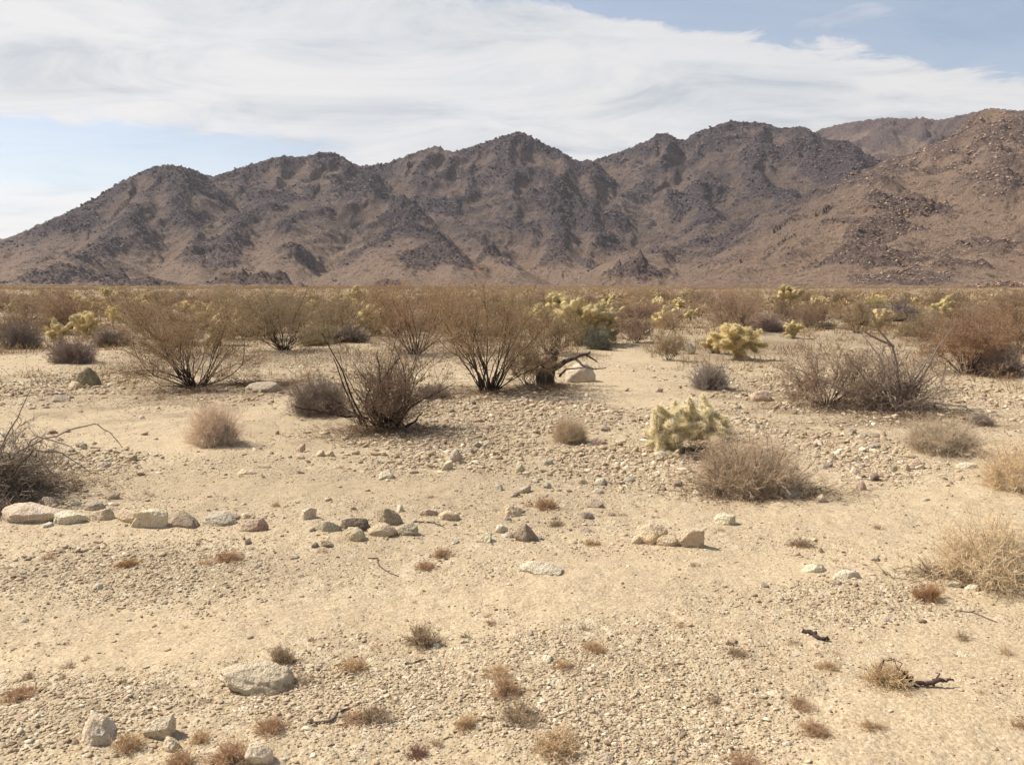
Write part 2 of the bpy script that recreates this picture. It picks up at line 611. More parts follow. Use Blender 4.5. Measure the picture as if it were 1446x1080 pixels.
def leaf_mat(name, spread, use_object=True, base=(0.2, 0.13, 0.06), trans=0.25):
    m = bpy.data.materials.new(name)
    m.use_nodes = True
    nt = m.node_tree
    nt.nodes.clear()
    out = N(nt, 'ShaderNodeOutputMaterial')
    geo = N(nt, 'ShaderNodeNewGeometry')
    if use_object:
        c0 = N(nt, 'ShaderNodeObjectInfo').outputs['Color']
    else:
        rgb = N(nt, 'ShaderNodeRGB')
        rgb.outputs[0].default_value = (*base, 1)
        c0 = rgb.outputs[0]
    vary = ramp_n(nt, geo.outputs['Random Per Island'], [(0.0, (1 - spread,) * 3), (0.5, (1, 1, 1)), (1.0, (1 + spread * 1.1, 1 + spread, 1 + spread * .9))])
    col = mix_n(nt, 1.0, c0, vary, 'MULTIPLY')
    d = N(nt, 'ShaderNodeBsdfDiffuse')
    t = N(nt, 'ShaderNodeBsdfTranslucent')
    nt.links.new(col, d.inputs[0])
    nt.links.new(col, t.inputs[0])
    mx = N(nt, 'ShaderNodeMixShader')
    mx.inputs[0].default_value = trans
    nt.links.new(d.outputs[0], mx.inputs[1])
    nt.links.new(t.outputs[0], mx.inputs[2])
    nt.links.new(mx.outputs[0], out.inputs[0])
    return m


m_leaf = leaf_mat('dry_leaf', 0.5, trans=0.4)
m_twig = leaf_mat('dry_twig', 0.4, trans=0.35)
m_bark = leaf_mat('dark_bark', 0.35, trans=0.0)
m_spine = leaf_mat('cactus_spine', 0.25, trans=0.3)
m_scrub = leaf_mat('scrub_leaf', 0.6, False, (0.33, 0.225, 0.115))
m_litter = leaf_mat('twig_litter', 0.6, False, (0.25, 0.18, 0.115), 0.0)
m_dead, nt, bs = new_mat('dead_wood')
oi = N(nt, 'ShaderNodeObjectInfo')
vec = N(nt, 'ShaderNodeNewGeometry').outputs['Position']
wv = N(nt, 'ShaderNodeTexNoise')
wv.inputs['Scale'].default_value = 40
wv.inputs['Detail'].default_value = 5
nt.links.new(vec, wv.inputs['Vector'])
nt.links.new(mix_n(nt, map_n(nt, wv.outputs[0], 0.35, 0.7), oi.outputs['Color'], (0.05, 0.036, 0.03)), bs.inputs['Base Color'])
bump_n(nt, bs, wv.outputs[0], 0.01, 0.8)

# ------------------------------------------------------------------ ground
az_mid = np.radians(np.linspace(-46, 46, 980))
az_out = np.radians(np.linspace(46, 314, 90)[1:-1])
AZ = np.concatenate([az_mid, az_out])
RR = np.concatenate([np.linspace(0.3, 1.7, 8), 1.8 * 1.0043 ** np.arange(815), 60 * 1.032 ** np.arange(150)])
A2, R2 = np.meshgrid(AZ, RR)
gx, gy = np.sin(A2) * R2, np.cos(A2) * R2
g_macro = macro(gx, gy)
gz = g_macro + micro(gx, gy)
st = zones(gx, gy, STONY) * (1 - 0.7 * zones(gx, gy, SAND))
st = np.clip(0.30 + 0.70 * st - 0.40 * zones(gx, gy, SAND) + 0.25 * fbm(gx / 1.7, gy / 1.7, 3, 9), 0, 1)
lt = 0.6 * zones(gx, gy, LITTER, 0.9)
EARTH = [zone(*z_) for z_ in [(350, 680, 380, 45), (680, 680, 300, 60), (620, 600, 300, 40), (150, 560, 160, 30), (1150, 560, 200, 40), (250, 800, 300, 30)]]
lt = np.maximum(lt, 0.27 * zones(gx, gy, EARTH, .5))
plain = sstep(15.5, 22, R2) * (1 - 0.9 * zones(gx, gy, SAND, .3))
lt = np.maximum(lt, plain * np.clip(0.55 + .45 * sstep(35, 100, R2) + 0.5 * fbm(gx / 3.1, gy / 3.1, 3, 14), 0, 1))
na_, nr_ = len(AZ), len(RR)
idx = np.arange(na_ * nr_).reshape(nr_, na_)
nxt = np.roll(idx, -1, 1)
q = np.stack([idx[:-1], idx[1:], nxt[1:], nxt[:-1]], -1).reshape(-1, 4)
cv = na_ * nr_
tri = np.stack([np.full(na_, cv), idx[0], nxt[0]], -1)
V = np.concatenate([np.stack([gx, gy, gz], -1).reshape(-1, 3), [[0, 0, float(gz[0].mean())]]])
me = mesh_np('ground', V, [q, tri], True, {'stony': np.append(st.ravel(), .5), 'litter': np.append(lt.ravel(), 0)})
o = mk('ground', me, m_ground)
o['kind'] = 'structure'

# ------------------------------------------------------------------ mountains
SKY = [(-900, 395), (-600, 385), (-400, 380), (-250, 372), (-120, 360), (0, 338), (20, 333), (60, 315), (110, 293), (140, 276), (165, 260), (190, 247), (215, 236), (239, 233), (262, 236), (280, 243), (301, 250), (320, 243),
       (342, 236), (375, 226), (399, 220), (420, 222), (440, 219), (463, 214), (480, 219), (506, 235), (525, 233), (545, 231), (580, 218), (615, 206), (638, 215), (665, 208),
       (700, 196), (718, 190), (734, 186), (750, 193), (774, 206), (795, 215), (814, 228), (845, 225), (880, 213), (912, 200), (938, 186), (950, 193), (962, 199), (967, 198), (984, 186), (1005, 180),
       (1031, 171), (1060, 173), (1084, 174), (1098, 181), (1112, 181), (1126, 178), (1140, 182), (1150, 186), (1175, 178), (1205, 172), (1230, 169), (1254, 166), (1280, 168), (1302, 166), (1328, 170),
       (1350, 164), (1375, 159), (1395, 153), (1414, 154), (1446, 157), (1500, 160), (1600, 150), (1750, 165), (1950, 150), (2350, 190)]


def wp(px, py, dist):
    d = pix_dir(px, py)
    h = math.hypot(d[0], d[1])
    return np.array([d[0] / h * dist, d[1] / h * dist, EYE + d[2] / h * dist])


SPURS = [  # ridge lines: (px, py, metres from the eye), steepness
    ([(-500, 385, 1750), (-120, 360, 1650), (20, 333, 1500), (110, 293, 1460), (215, 236, 1430), (239, 233, 1420), (301, 250, 1480), (399, 220, 1500), (463, 214, 1480), (506, 236, 1560), (615, 206, 1620), (734, 186, 1600)], .62),
    ([(734, 186, 1600), (774, 206, 1640), (830, 228, 1750), (938, 186, 1720), (984, 187, 1760), (1031, 171, 1700), (1084, 174, 1690), (1126, 178, 1640), (1200, 215, 1560)], .62),
    ([(239, 233, 1420), (190, 285, 1250), (140, 330, 1090), (70, 385, 930)], .55),
    ([(239, 233, 1420), (262, 290, 1250), (280, 345, 1080), (300, 392, 920)], .55),
    ([(110, 293, 1460), (50, 345, 1220), (0, 390, 1000)], .55),
    ([(463, 214, 1480), (470, 262, 1330), (430, 300, 1180), (420, 350, 1010), (400, 390, 900)], .5),
    ([(463, 250, 1380), (520, 262, 1260), (560, 290, 1150), (600, 330, 1010), (640, 388, 860)], .55),
    ([(400, 268, 1290), (350, 300, 1180), (330, 350, 1030)], .5),
    ([(560, 290, 1150), (545, 340, 1000), (560, 390, 850)], .55),
    ([(615, 206, 1620), (625, 270, 1430), (660, 310, 1240), (695, 345, 1060), (720, 388, 880)], .6),
    ([(734, 186, 1600), (745, 230, 1500), (770, 265, 1390), (790, 310, 1270), (800, 350, 1120)], .62),
    ([(745, 225, 1510), (800, 255, 1420), (850, 292, 1320)], .7),
    ([(938, 186, 1720), (915, 235, 1570), (880, 270, 1430), (850, 320, 1260)], .55),
    ([(984, 187, 1760), (985, 240, 1570), (1000, 275, 1400), (1010, 310, 1260)], .6),
    ([(1031, 171, 1700), (1060, 215, 1540), (1100, 250, 1400), (1120, 285, 1270)], .62),
    ([(1126, 178, 1640), (1170, 205, 1520), (1218, 228, 1440)], .75),
    ([(1000, 300, 1290), (950, 335, 1120), (900, 345, 960), (880, 388, 800)], .45),
    ([(1100, 290, 2900), (1150, 186, 2500), (1205, 172, 2450), (1254, 166, 2400), (1302, 166, 2400), (1400, 160, 2400), (1600, 165, 2300)], .5),
    ([(1950, 150, 1250), (1700, 150, 1200), (1446, 157, 1130), (1395, 153, 1120), (1370, 168, 1080), (1310, 200, 1000), (1270, 222, 940), (1220, 250, 860), (1165, 290, 760), (1110, 335, 650), (1060, 380, 540)], .50),
    ([(1395, 153, 1120), (1420, 210, 930), (1400, 255, 800), (1330, 300, 690), (1260, 340, 590), (1200, 375, 510)], .42),
    ([(1600, 190, 980), (1500, 260, 760), (1440, 320, 620), (1400, 365, 520)], .42),
    ([(1330, 300, 690), (1350, 340, 590), (1340, 380, 490)], .42),
]
HILLS = [(348, 398, 620, 32, 12, 1.0), (385, 400, 640, 16, 7, 1.0), (205, 398, 700, 30, 9, 1.0), (895, 376, 800, 34, 24, 1.0), (1230, 352, 570, 38, 7, 1.0), (1265, 384, 480, 30, 5.5, 1.0), (1185, 345, 590, 22, 6, 1.), (690, 345, 1060, 22, 16, 1.0),
         (608, 352, 960, 45, 13, 1.0), (800, 275, 1390, 70, 16, 1.0), (985, 268, 1430, 60, 14, 1.0), (285, 352, 1060, 26, 10, 1.0), (75, 380, 940, 50, 10, 1.), (165, 380, 930, 30, 12, 1.),
         (1090, 215, 1550, 60, 12, .9), (1195, 215, 1500, 32, 10, 1.), (150, 300, 1190, 50, 8, .9), (575, 285, 1170, 40, 10, 1.), (420, 348, 1020, 24, 10, .9), (545, 380, 840, 20, 8, 1.0),
         (1310, 262, 800, 26, 8, 1.), (1275, 300, 680, 22, 8, 1.), (1350, 362, 520, 20, 6, 1.), (1250, 270, 800, 26, 8, 1.), (1420, 240, 850, 28, 8, 1.), (1340, 222, 960, 30, 8, 1.), (1390, 200, 1010, 24, 7, 1.), (1225, 300, 720, 20, 7, 1.), (1420, 385, 440, 18, 4, .9), (1385, 320, 640, 20, 6, .95)]

m_az = np.radians(np.linspace(-56, 56, 1700))
m_r = np.concatenate([np.arange(330, 1250, 2.0), np.arange(1250, 1800, 2.6), np.arange(1800, 3000, 9.0)])
MA, MR = np.meshgrid(m_az, m_r)
mx_, my_ = np.sin(MA) * MR, np.cos(MA) * MR
wx = mx_ + 26 * fbm(mx_ / 210, my_ / 210, 3, 301) + 6 * fbm(mx_ / 45, my_ / 45, 2, 321)
wy = my_ + 26 * fbm(mx_ / 210 + 9, my_ / 210, 3, 311) + 6 * fbm(mx_ / 45 + 5, my_ / 45, 2, 331)
H = np.zeros_like(mx_)
for n_sp, (pts, slope) in enumerate(SPURS):
    W = [wp(*p) for p in pts]
    slope = slope * (1.0 if n_sp < 2 or n_sp == 17 else 1.45 if n_sp < 17 else 1.12)
    h_s = np.full_like(H, -1e9)
    s_s, d_s = np.zeros_like(H), np.zeros_like(H)
    run = 0.0
    for a, b in zip(W[:-1], W[1:]):
        ex, ey = b[0] - a[0], b[1] - a[1]
        seg = math.hypot(ex, ey)
        tr = ((wx - a[0]) * ex + (wy - a[1]) * ey) / (seg * seg)
        t = np.clip(tr, 0, 1)
        sd = ((wx - a[0]) * ey - (wy - a[1]) * ex) / seg
        d = np.hypot(wx - a[0] - t * ex, wy - a[1] - t * ey)
        z = a[2] + t * (b[2] - a[2]) - slope * np.sqrt(d * d + 64) + slope * 8
        m_ = z > h_s
        h_s = np.where(m_, z, h_s)
        s_s = np.where(m_, run + np.clip(tr, -.6, 1.6) * seg + np.where(sd > 0, 3000, 0), s_s)
        d_s = np.where(m_, d, d_s)
        run += seg
    # ribs and gullies running down the flanks of the ridge
    sel = (h_s > -10) & (h_s > H - 45)
    ss, dd = s_s[sel], d_s[sel]
    ss = ss + dd * .35 * np.sin(n_sp * 2.3)
    rib = 14 * (1 - 2 * np.abs(perlin(ss / 62, dd / 330 + n_sp * 7.3, 701))) + 6.5 * (1 - 2 * np.abs(perlin(ss / 27, dd / 150 + n_sp * 3.1, 703))) - 6
    h_s[sel] += rib * sstep(5, 60, dd) * np.clip((MR[sel] - 350) / 900, .18, 1)
    k = 9.0
    m_ = np.maximum(H, h_s)
    H = m_ + k * np.log1p(np.exp(-np.abs(H - h_s) / k)) * 0.6
H = 20 * np.log1p(np.exp((H - 12) / 20.0)) - 20 * math.log1p(math.exp(-12 / 20.0))          # soft apron at the foot
H = H * sstep(330, 430, MR)
rel = np.clip(H / 70.0, 0, 1)
gul = ridged(wx / 120, wy / 120, 4, 401, 0.55)
H = H + rel * (6 * (gul - 0.6)) + rel * 3 * fbm(mx_ / 60, my_ / 60, 3, 431)


def box_blur(A, n0, n1):
    for ax, n_ in ((0, n0), (1, n1)):
        A = np.moveaxis(A, ax, 0)
        Pd = np.pad(A, ((n_ + 1, n_), (0, 0)), mode='edge')
        c_ = np.cumsum(Pd, 0)
        A = np.moveaxis((c_[2 * n_ + 1:] - c_[:-2 * n_ - 1]) / (2 * n_ + 1), 0, ax)
    return A


convex = H - box_blur(box_blur(H, 12, 16), 12, 16)
rock = np.clip(0.40 + 0.42 * fbm(wx / 95, wy / 95, 4, 451, 0.6) + 0.045 * convex + 0.1 * sstep(60, 200, H), 0, 1) * sstep(4, 30, H)
for (px, py, dist, rad, hh_, rk) in HILLS:
    p = wp(px, py, dist)
    d = np.hypot(mx_ - p[0], (my_ - p[1])) / rad * (1 + 0.35 * fbm(mx_ / 18, my_ / 18, 3, 471))
    g = np.exp(-(d * 1.25) ** 2)
    H = H + hh_ * g * (0.8 + 0.35 * fbm(mx_ / 14, my_ / 14, 3, 477))
    rock = np.maximum(rock, rk * (1 - sstep(0.55, 1.15, d)))
azt = pix_dir(np.array([s[0] for s in SKY]), np.array([s[1] for s in SKY]))
t_az = np.arctan2(azt[:, 0], azt[:, 1])
t_el = azt[:, 2] / np.hypot(azt[:, 0], azt[:, 1])
target = np.interp(m_az, t_az, t_el)
# right-hand spur: more soil, and its full sun painted in as lighter tan
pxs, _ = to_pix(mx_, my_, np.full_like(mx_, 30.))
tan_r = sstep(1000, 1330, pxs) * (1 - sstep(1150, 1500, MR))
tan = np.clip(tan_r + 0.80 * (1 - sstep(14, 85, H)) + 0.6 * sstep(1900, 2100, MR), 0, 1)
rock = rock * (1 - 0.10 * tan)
crag = sstep(0.38, 0.70, rock)


def detail(x, y):
    c = 2.0 * ridged(x / 26, y / 26, 4, 501, .66) + 1.6 * np.abs(fbm(x / 9, y / 9, 2, 521)) * 2
    return c


lowf = sstep(2, 25, H)
H = H + crag * lowf * (detail(wx, wy) - 2.6) * 1.0 + (1 - crag) * lowf * (1.5 * fbm(mx_ / 12, my_ / 12, 3, 541) + 2.2 * (ridged(wx / 55, wy / 55, 3, 561, .6) - .6))
Z0 = macro(mx_, my_) - 1.5
for _ in range(3):
    cur = ((Z0 + H - EYE) / MR)
    best = cur.max(0)
    ratio = np.clip(target / np.maximum(best, 0.005), 0.4, 2.5)
    ker = np.exp(-0.5 * (np.arange(-14, 15) / 5.0) ** 2)
    ker /= ker.sum()
    ratio = np.convolve(np.pad(ratio, 14, mode='edge'), ker, 'valid')
    H = H * ratio[None, :]
MZ = Z0 + H
na_, nr_ = len(m_az), len(m_r)
idx = np.arange(na_ * nr_).reshape(nr_, na_)
q = np.stack([idx[:-1, :-1], idx[:-1, 1:], idx[1:, 1:], idx[1:, :-1]], -1).reshape(-1, 4)[:, ::-1]
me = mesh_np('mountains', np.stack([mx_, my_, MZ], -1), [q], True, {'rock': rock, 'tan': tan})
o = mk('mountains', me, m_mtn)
o['kind'] = 'structure'


def land_z(x, y):
    """height of whatever is uppermost, plain or mountain foot"""
    z = ground_z(x, y)
    r, a = np.hypot(x, y), np.arctan2(x, y)
    fi = np.clip((a - m_az[0]) / (m_az[1] - m_az[0]), 0, na_ - 1).astype(int)
    fr = np.clip(np.searchsorted(m_r, r) - 1, 0, nr_ - 1)
    return np.where((r > 331) & (r < 2990), np.maximum(z, MZ[fr, fi]), z)


# boulders and outcrop blocks lying over the slopes: uncountable, one object for the dark range and one for the tan spur
def low_rock(seed):
    rng = np.random.default_rng(seed)
    bm = bmesh.new()
    bmesh.ops.create_icosphere(bm, subdivisions=1, radius=1)
    v_ = np.array([v.co[:] for v in bm.verts]) * rng.uniform(.6, 1.15, (12, 1))
    f_ = np.array([[v.index for v in f.verts] for f in bm.faces])
    bm.free()
    return v_, f_


hillside_stone = []
for nm_, c_lo, c_mid, c_hi in (('dark', (0.038, 0.030, 0.034), (0.092, 0.071, 0.072), (0.24, 0.185, 0.165)), ('tan', (0.13, 0.086, 0.068), (0.31, 0.205, 0.146), (0.54, 0.385, 0.27))):  # range's cloud shadow and spur's sun are put into these stone colours
    m_, nt, bs = new_mat('hillside_stone_' + nm_)
    geo = N(nt, 'ShaderNodeNewGeometry')
    nt.links.new(ramp_n(nt, geo.outputs['Random Per Island'], [(0.0, c_lo), (0.55, c_mid), (1.0, c_hi)]), bs.inputs['Base Color'])
    hillside_stone.append(m_)
rng = np.random.default_rng(61)
nB = 330000
fi = (np.arctan2(rng.uniform(-.68, .68, nB), 1) - m_az[0]) / (m_az[1] - m_az[0])
fi = np.clip(fi.astype(int), 0, na_ - 1)
r_ = 400 + 1600 * rng.uniform(0, 1, nB) ** 1.15
fr = np.clip(np.searchsorted(m_r, r_), 2, nr_ - 3)
rk, hh_ = rock[fr, fi], H[fr, fi]
cl = fbm(mx_[fr, fi] / 28, my_[fr, fi] / 28, 3, 581)
facing = (MZ[fr + 2, fi] - MZ[fr - 2, fi]) / (m_r[fr + 2] - m_r[fr - 2])
keep = (rng.uniform(0, 1, nB) < np.clip(.05 + .8 * sstep(.30, .70, rk) + .5 * cl, .02, 1)) & (hh_ > 2) & (facing > -.15)
fi, fr, rk = fi[keep], fr[keep], rk[keep]
xb = mx_[fr, fi] + rng.normal(0, 1, len(fi))
yb = my_[fr, fi] + rng.normal(0, 1, len(fi))
zb = MZ[fr, fi]
rr_ = m_r[fr]
sz = np.clip(np.exp(rng.normal(0, .55, len(fi))) * (.5 + .7 * rk) * rr_ * .00072, .3, rr_ * .0020)
is_tan = tan_r[fr, fi] + rng.normal(0, .15, len(fi)) > .5
forms = [low_rock(7000 + i) for i in range(16)]
for sel, nm_, m_ in ((~is_tan, 'hillside_rubble', hillside_stone[0]), (is_tan, 'hillside_rubble', hillside_stone[1])):
    b = Build()
    ids = np.nonzero(sel)[0]
    pick = rng.integers(0, 16, len(ids))
    for i, (tv, tf) in enumerate(forms):
        m = ids[pick == i]
        th = rng.uniform(0, 6.28, len(m))
        sc = sz[m][:, None] * np.stack([rng.uniform(.7, 1.3, len(m)), rng.uniform(.7, 1.3, len(m)), rng.uniform(.35, .8, len(m))], -1)
        v0 = tv[None] * sc[:, None, :]
        c_, s_ = np.cos(th)[:, None], np.sin(th)[:, None]
        v1 = np.stack([v0[..., 0] * c_ - v0[..., 1] * s_ + xb[m][:, None], v0[..., 0] * s_ + v0[..., 1] * c_ + yb[m][:, None], v0[..., 2] + zb[m][:, None] + .15 * sc[:, 2:3]], -1)
        b.add(v1.reshape(-1, 3), T=(tf[None] + (np.arange(len(m)) * 12)[:, None, None]).reshape(-1, 3))
    o = mk(nm_, b.mesh(nm_), m_)
    o['kind'] = 'stuff'

#@@VEG@@
HAZE = 0.000055


def dull(c, k=1.0, d=0.3):
    g = .35 * c[0] + .5 * c[1] + .15 * c[2]
    k = min(k, .88 / max(c[0] * (1 - d) + g * d, .01))
    return tuple(k * (v * (1 - d) + g * d) for v in c)


# ------------------------------------------------------------------ plants: builders
def creosote(seed, h=1.6, tilt=52, nst=30, n1=8, n2=5, nl=8, leaf=0.016, low=0.34, r0=0.011, wide=1.0):
    """vase of dark stems under a loose crown of fine twigs and small leaves -> (stems, crown)"""
    rng = np.random.default_rng(seed)
    wood, crown = Build(), Build()
    az = rng.uniform(0, 2 * math.pi, nst)
    tl = np.radians(tilt * np.sqrt(rng.uniform(0.01, 1, nst)))
    base = np.stack([np.cos(az), np.sin(az), 0 * az], -1) * (rng.uniform(0.01, 0.07, nst) * h)[:, None]
    base[:, 2] = -0.02
    d = np.stack([np.cos(az) * np.sin(tl) * wide, np.sin(az) * np.sin(tl), np.cos(tl)], -1)
    L = h * rng.uniform(0.62, 1.05, nst) * (1 + 0.10 * np.sin(tl))
    P0 = grow(base, d, L, 9, rng, 0.21, 0.05)
    rr = r0 * h / 1.6 * rng.uniform(.6, 1.25, nst)
    wood.tubes(P0, taper(nst, 9, rr, 0.0014) * np.linspace(1, .75, 9)[None], 5)
    P1, t1 = branch(P0, n1, rng, low, 0.97, 18, 60, 0.24 * h, 0.44 * h, 6, 0.17, 0.06)
    crown.tubes(P1, taper(len(P1), 6, 0.0030, 0.0012), 3)
    P2, t2 = branch(P1, n2, rng, 0.2, 1.0, 20, 70, 0.10 * h, 0.22 * h, 4, 0.2, 0.05)
    crown.tubes(P2, taper(len(P2), 4, 0.0016, 0.0008), 3)
    n = len(P2) * nl
    i = rng.integers(0, len(P2), n)
    pos, tan_ = along(P2, i, rng.uniform(0.15, 1, n))
    crown.leaves(pos + rng.normal(size=(n, 3)) * 0.012, leaf * 1.5, leaf * .8, rng)
    return wood, crown


def mound(seed, nst=150, n1=4, n2=4, tw=0.0032, flat=88, leaf=0, lean=0.0):
    """unit dome of fine twigs, radius and height about 1 -> (stems, twigs)"""
    rng = np.random.default_rng(seed)
    wood, tip = Build(), Build()
    az = rng.uniform(0, 2 * math.pi, nst)
    tl = np.radians(flat) * rng.uniform(0, 1, nst) ** 0.6
    base = np.stack([np.cos(az), np.sin(az), 0 * az], -1) * rng.uniform(0.0, 0.14, nst)[:, None]
    base[:, 2] = -0.03
    lump = 0.78 + 0.20 * np.sin(az * 2 + seed) * np.sin(tl) + 0.17 * np.sin(az * 5 + tl * 5 + seed * 1.7)
    d = np.stack([np.cos(az) * np.sin(tl) + lean, np.sin(az) * np.sin(tl), np.cos(tl)], -1)
    P0 = grow(base, d, rng.uniform(0.5, 1.0, nst) * lump, 7, rng, 0.17, 0.04)
    wood.tubes(P0, taper(nst, 7, rng.uniform(.004, .013, nst), tw * .8), 4)
    P1, _ = branch(P0, n1, rng, 0.3, 1.0, 15, 60, 0.2, 0.42, 5, 0.25, 0.04)
    tip.tubes(P1, taper(len(P1), 5, tw * 1.0, tw * .5), 3)
    P2, _ = branch(P1, n2, rng, 0.15, 1.0, 20, 80, 0.09, 0.24, 4, 0.3, 0.02)
    tip.tubes(P2, taper(len(P2), 4, tw * .8, tw * .35), 3)
    if leaf:
        n = len(P2) * leaf
        pos, _ = along(P2, rng.integers(0, len(P2), n), rng.uniform(.3, 1, n))
        tip.leaves(pos, 0.022, 0.010, rng)
    return wood, tip


def dead_bush(seed, nst=60, h=1.0, tilt=80, wob=0.2, n1=5, n2=3, upb=0.0, r0=0.010):
    rng = np.random.default_rng(seed)
    wood, tip = Build(), Build()
    az = rng.uniform(0, 2 * math.pi, nst)
    tl = np.radians(tilt) * rng.uniform(0.02, 1, nst) ** 0.7
    base = np.stack([np.cos(az), np.sin(az), 0 * az], -1) * rng.uniform(0.0, 0.12, nst)[:, None] * h
    base[:, 2] = -0.02
    d = np.stack([np.cos(az) * np.sin(tl), np.sin(az) * np.sin(tl), np.cos(tl)], -1)
    P0 = grow(base, d, h * rng.uniform(.45, 1.1, nst), 10, rng, wob, upb)
    P0[:, :, 2] = np.maximum(P0[:, :, 2], 0.004)
    wood.tubes(P0, taper(nst, 10, rng.uniform(.4, 1.2, nst) * r0, 0.0022), 5)
    P1, _ = branch(P0, n1, rng, .2, 1, 20, 65, .18 * h, .4 * h, 6, wob * 1.1, upb)
    P1[:, :, 2] = np.maximum(P1[:, :, 2], 0.004)
    wood.tubes(P1, taper(len(P1), 6, .0036, .0014), 3)
    P2, _ = branch(P1, n2, rng, .2, 1, 20, 75, .07 * h, .2 * h, 4, wob * 1.2, upb)
    P2[:, :, 2] = np.maximum(P2[:, :, 2], 0.003)
    tip.tubes(P2, taper(len(P2), 4, .0018, .0009), 3)
    return wood, tip


def capsule(P, R, S=10):
    """closed tube along one polyline P (K,3) with radii R"""
    b = Build()
    b.tubes(P[None], R[None], S)
    return b


def cholla(seed, h=0.55, depth=3, kids=(2, 4), jl=(0.13, 0.19), jr=0.027, trunk_h=0.2, spines=330, sp_len=0.024, spread=60, starts=6):
    """joints: list of (body Build, spine Build); trunk Build"""
    rng = np.random.default_rng(seed)
    joints = []
    tp = grow(np.array([[0, 0, -0.03]]), np.array([[0, 0, 1.0]]), np.array([trunk_h + 0.03]), 6, rng, 0.08)[0]
    trunk = capsule(tp, np.linspace(0.034, 0.026, 6), 9)

    def joint(p, d, lev):
        L = rng.uniform(*jl)
        pl = grow(p[None], d[None], np.array([L]), 8, rng, 0.09, 0.05)[0]
        tt = np.linspace(0, 1, 8)
        r = jr * np.sqrt(np.clip(1 - (2 * tt - 1) ** 6, 0.02, 1)) * rng.uniform(.9, 1.15)
        body = capsule(pl, r, 9)
        sp = Build()
        n = int(spines * L / 0.15)
        pos, tn = along(pl[None], np.zeros(n, int), rng.uniform(0, 1, n))
        rad = norm(np.cross(tn, rng.normal(size=(n, 3))))
        sp.needles(pos + rad * jr * .9, norm(rad + tn * rng.normal(0, .45, (n, 1)) + rng.normal(size=(n, 3)) * .25), sp_len, 0.0026, rng)
        m = spines // 7
        sp.needles(np.repeat(pl[-1:], m, 0), norm(rng.normal(size=(m, 3)) + (pl[-1] - pl[-2])[None] / np.linalg.norm(pl[-1] - pl[-2])), sp_len, 0.0026, rng)
        joints.append((body, sp, lev))
        if lev < depth:
            tn_ = norm((pl[-1] - pl[-2])[None])[0]
            for _ in range(rng.integers(*kids)):
                q_, _t = along(pl[None], np.array([0]), np.array([rng.uniform(.62, 1.0)]))
                nd = norm((tn_ * .45 + rng.normal(size=3) * .85 + np.array([0, 0, .10]))[None])[0]
                joint(q_[0], nd, lev + 1)
    for k in range(starts):
        f = rng.uniform(.25, 1.0)
        p, _t = along(tp[None], np.array([0]), np.array([f]))
        a = k * 2 * math.pi / starts + rng.uniform(-.4, .4)
        tl = math.radians(rng.uniform(15, spread + 28))
        joint(p[0], np.array([math.cos(a) * math.sin(tl), math.sin(a) * math.sin(tl), math.cos(tl)]), 1)
    return trunk, joints


def merge(builds):
    b = Build()
    for x in builds:
        b.add(np.concatenate(x.V), np.concatenate(x.T) if x.T else None, np.concatenate(x.Q) if x.Q else None)
    return b


PROTO = {}


def proto(key, make):
    """meshes of one pattern plant, built once"""
    if key not in PROTO:
        PROTO[key] = make()
    return PROTO[key]


def two(names, mats, builds):
    out_ = []
    for n, m, b in zip(names, mats, builds):
        me = b.mesh(n)
        me.materials.append(m)
        out_.append((n, me))
    return out_


def plant(name, parts, cols, loc, rz, scale, label, cat, group=None):
    e = empty(name, loc, rz, scale)
    tag(e, label, cat, group)
    for (n, me), c in zip(parts, cols):
        mk(n, me, None, e, c)
    return e


NARROW = ('trunk', 'crown')
GREYB, DARKB = (0.13, 0.102, 0.082), (0.060, 0.046, 0.038)
OLIVE, RUST, BROWN = (0.200, 0.145, 0.074), (0.225, 0.138, 0.080), (0.190, 0.118, 0.062)
GREYT, STRAW, PALE, DGREY = (0.185, 0.145, 0.110), (0.42, 0.315, 0.185), (0.52, 0.395, 0.235), (0.125, 0.105, 0.090)


def put(px, py):
    p, t = at(px, py)
    return (float(p[0]), float(p[1]), float(p[2]) - 0.01), t / F


OCC = []       # footprints already taken (x, y, r)

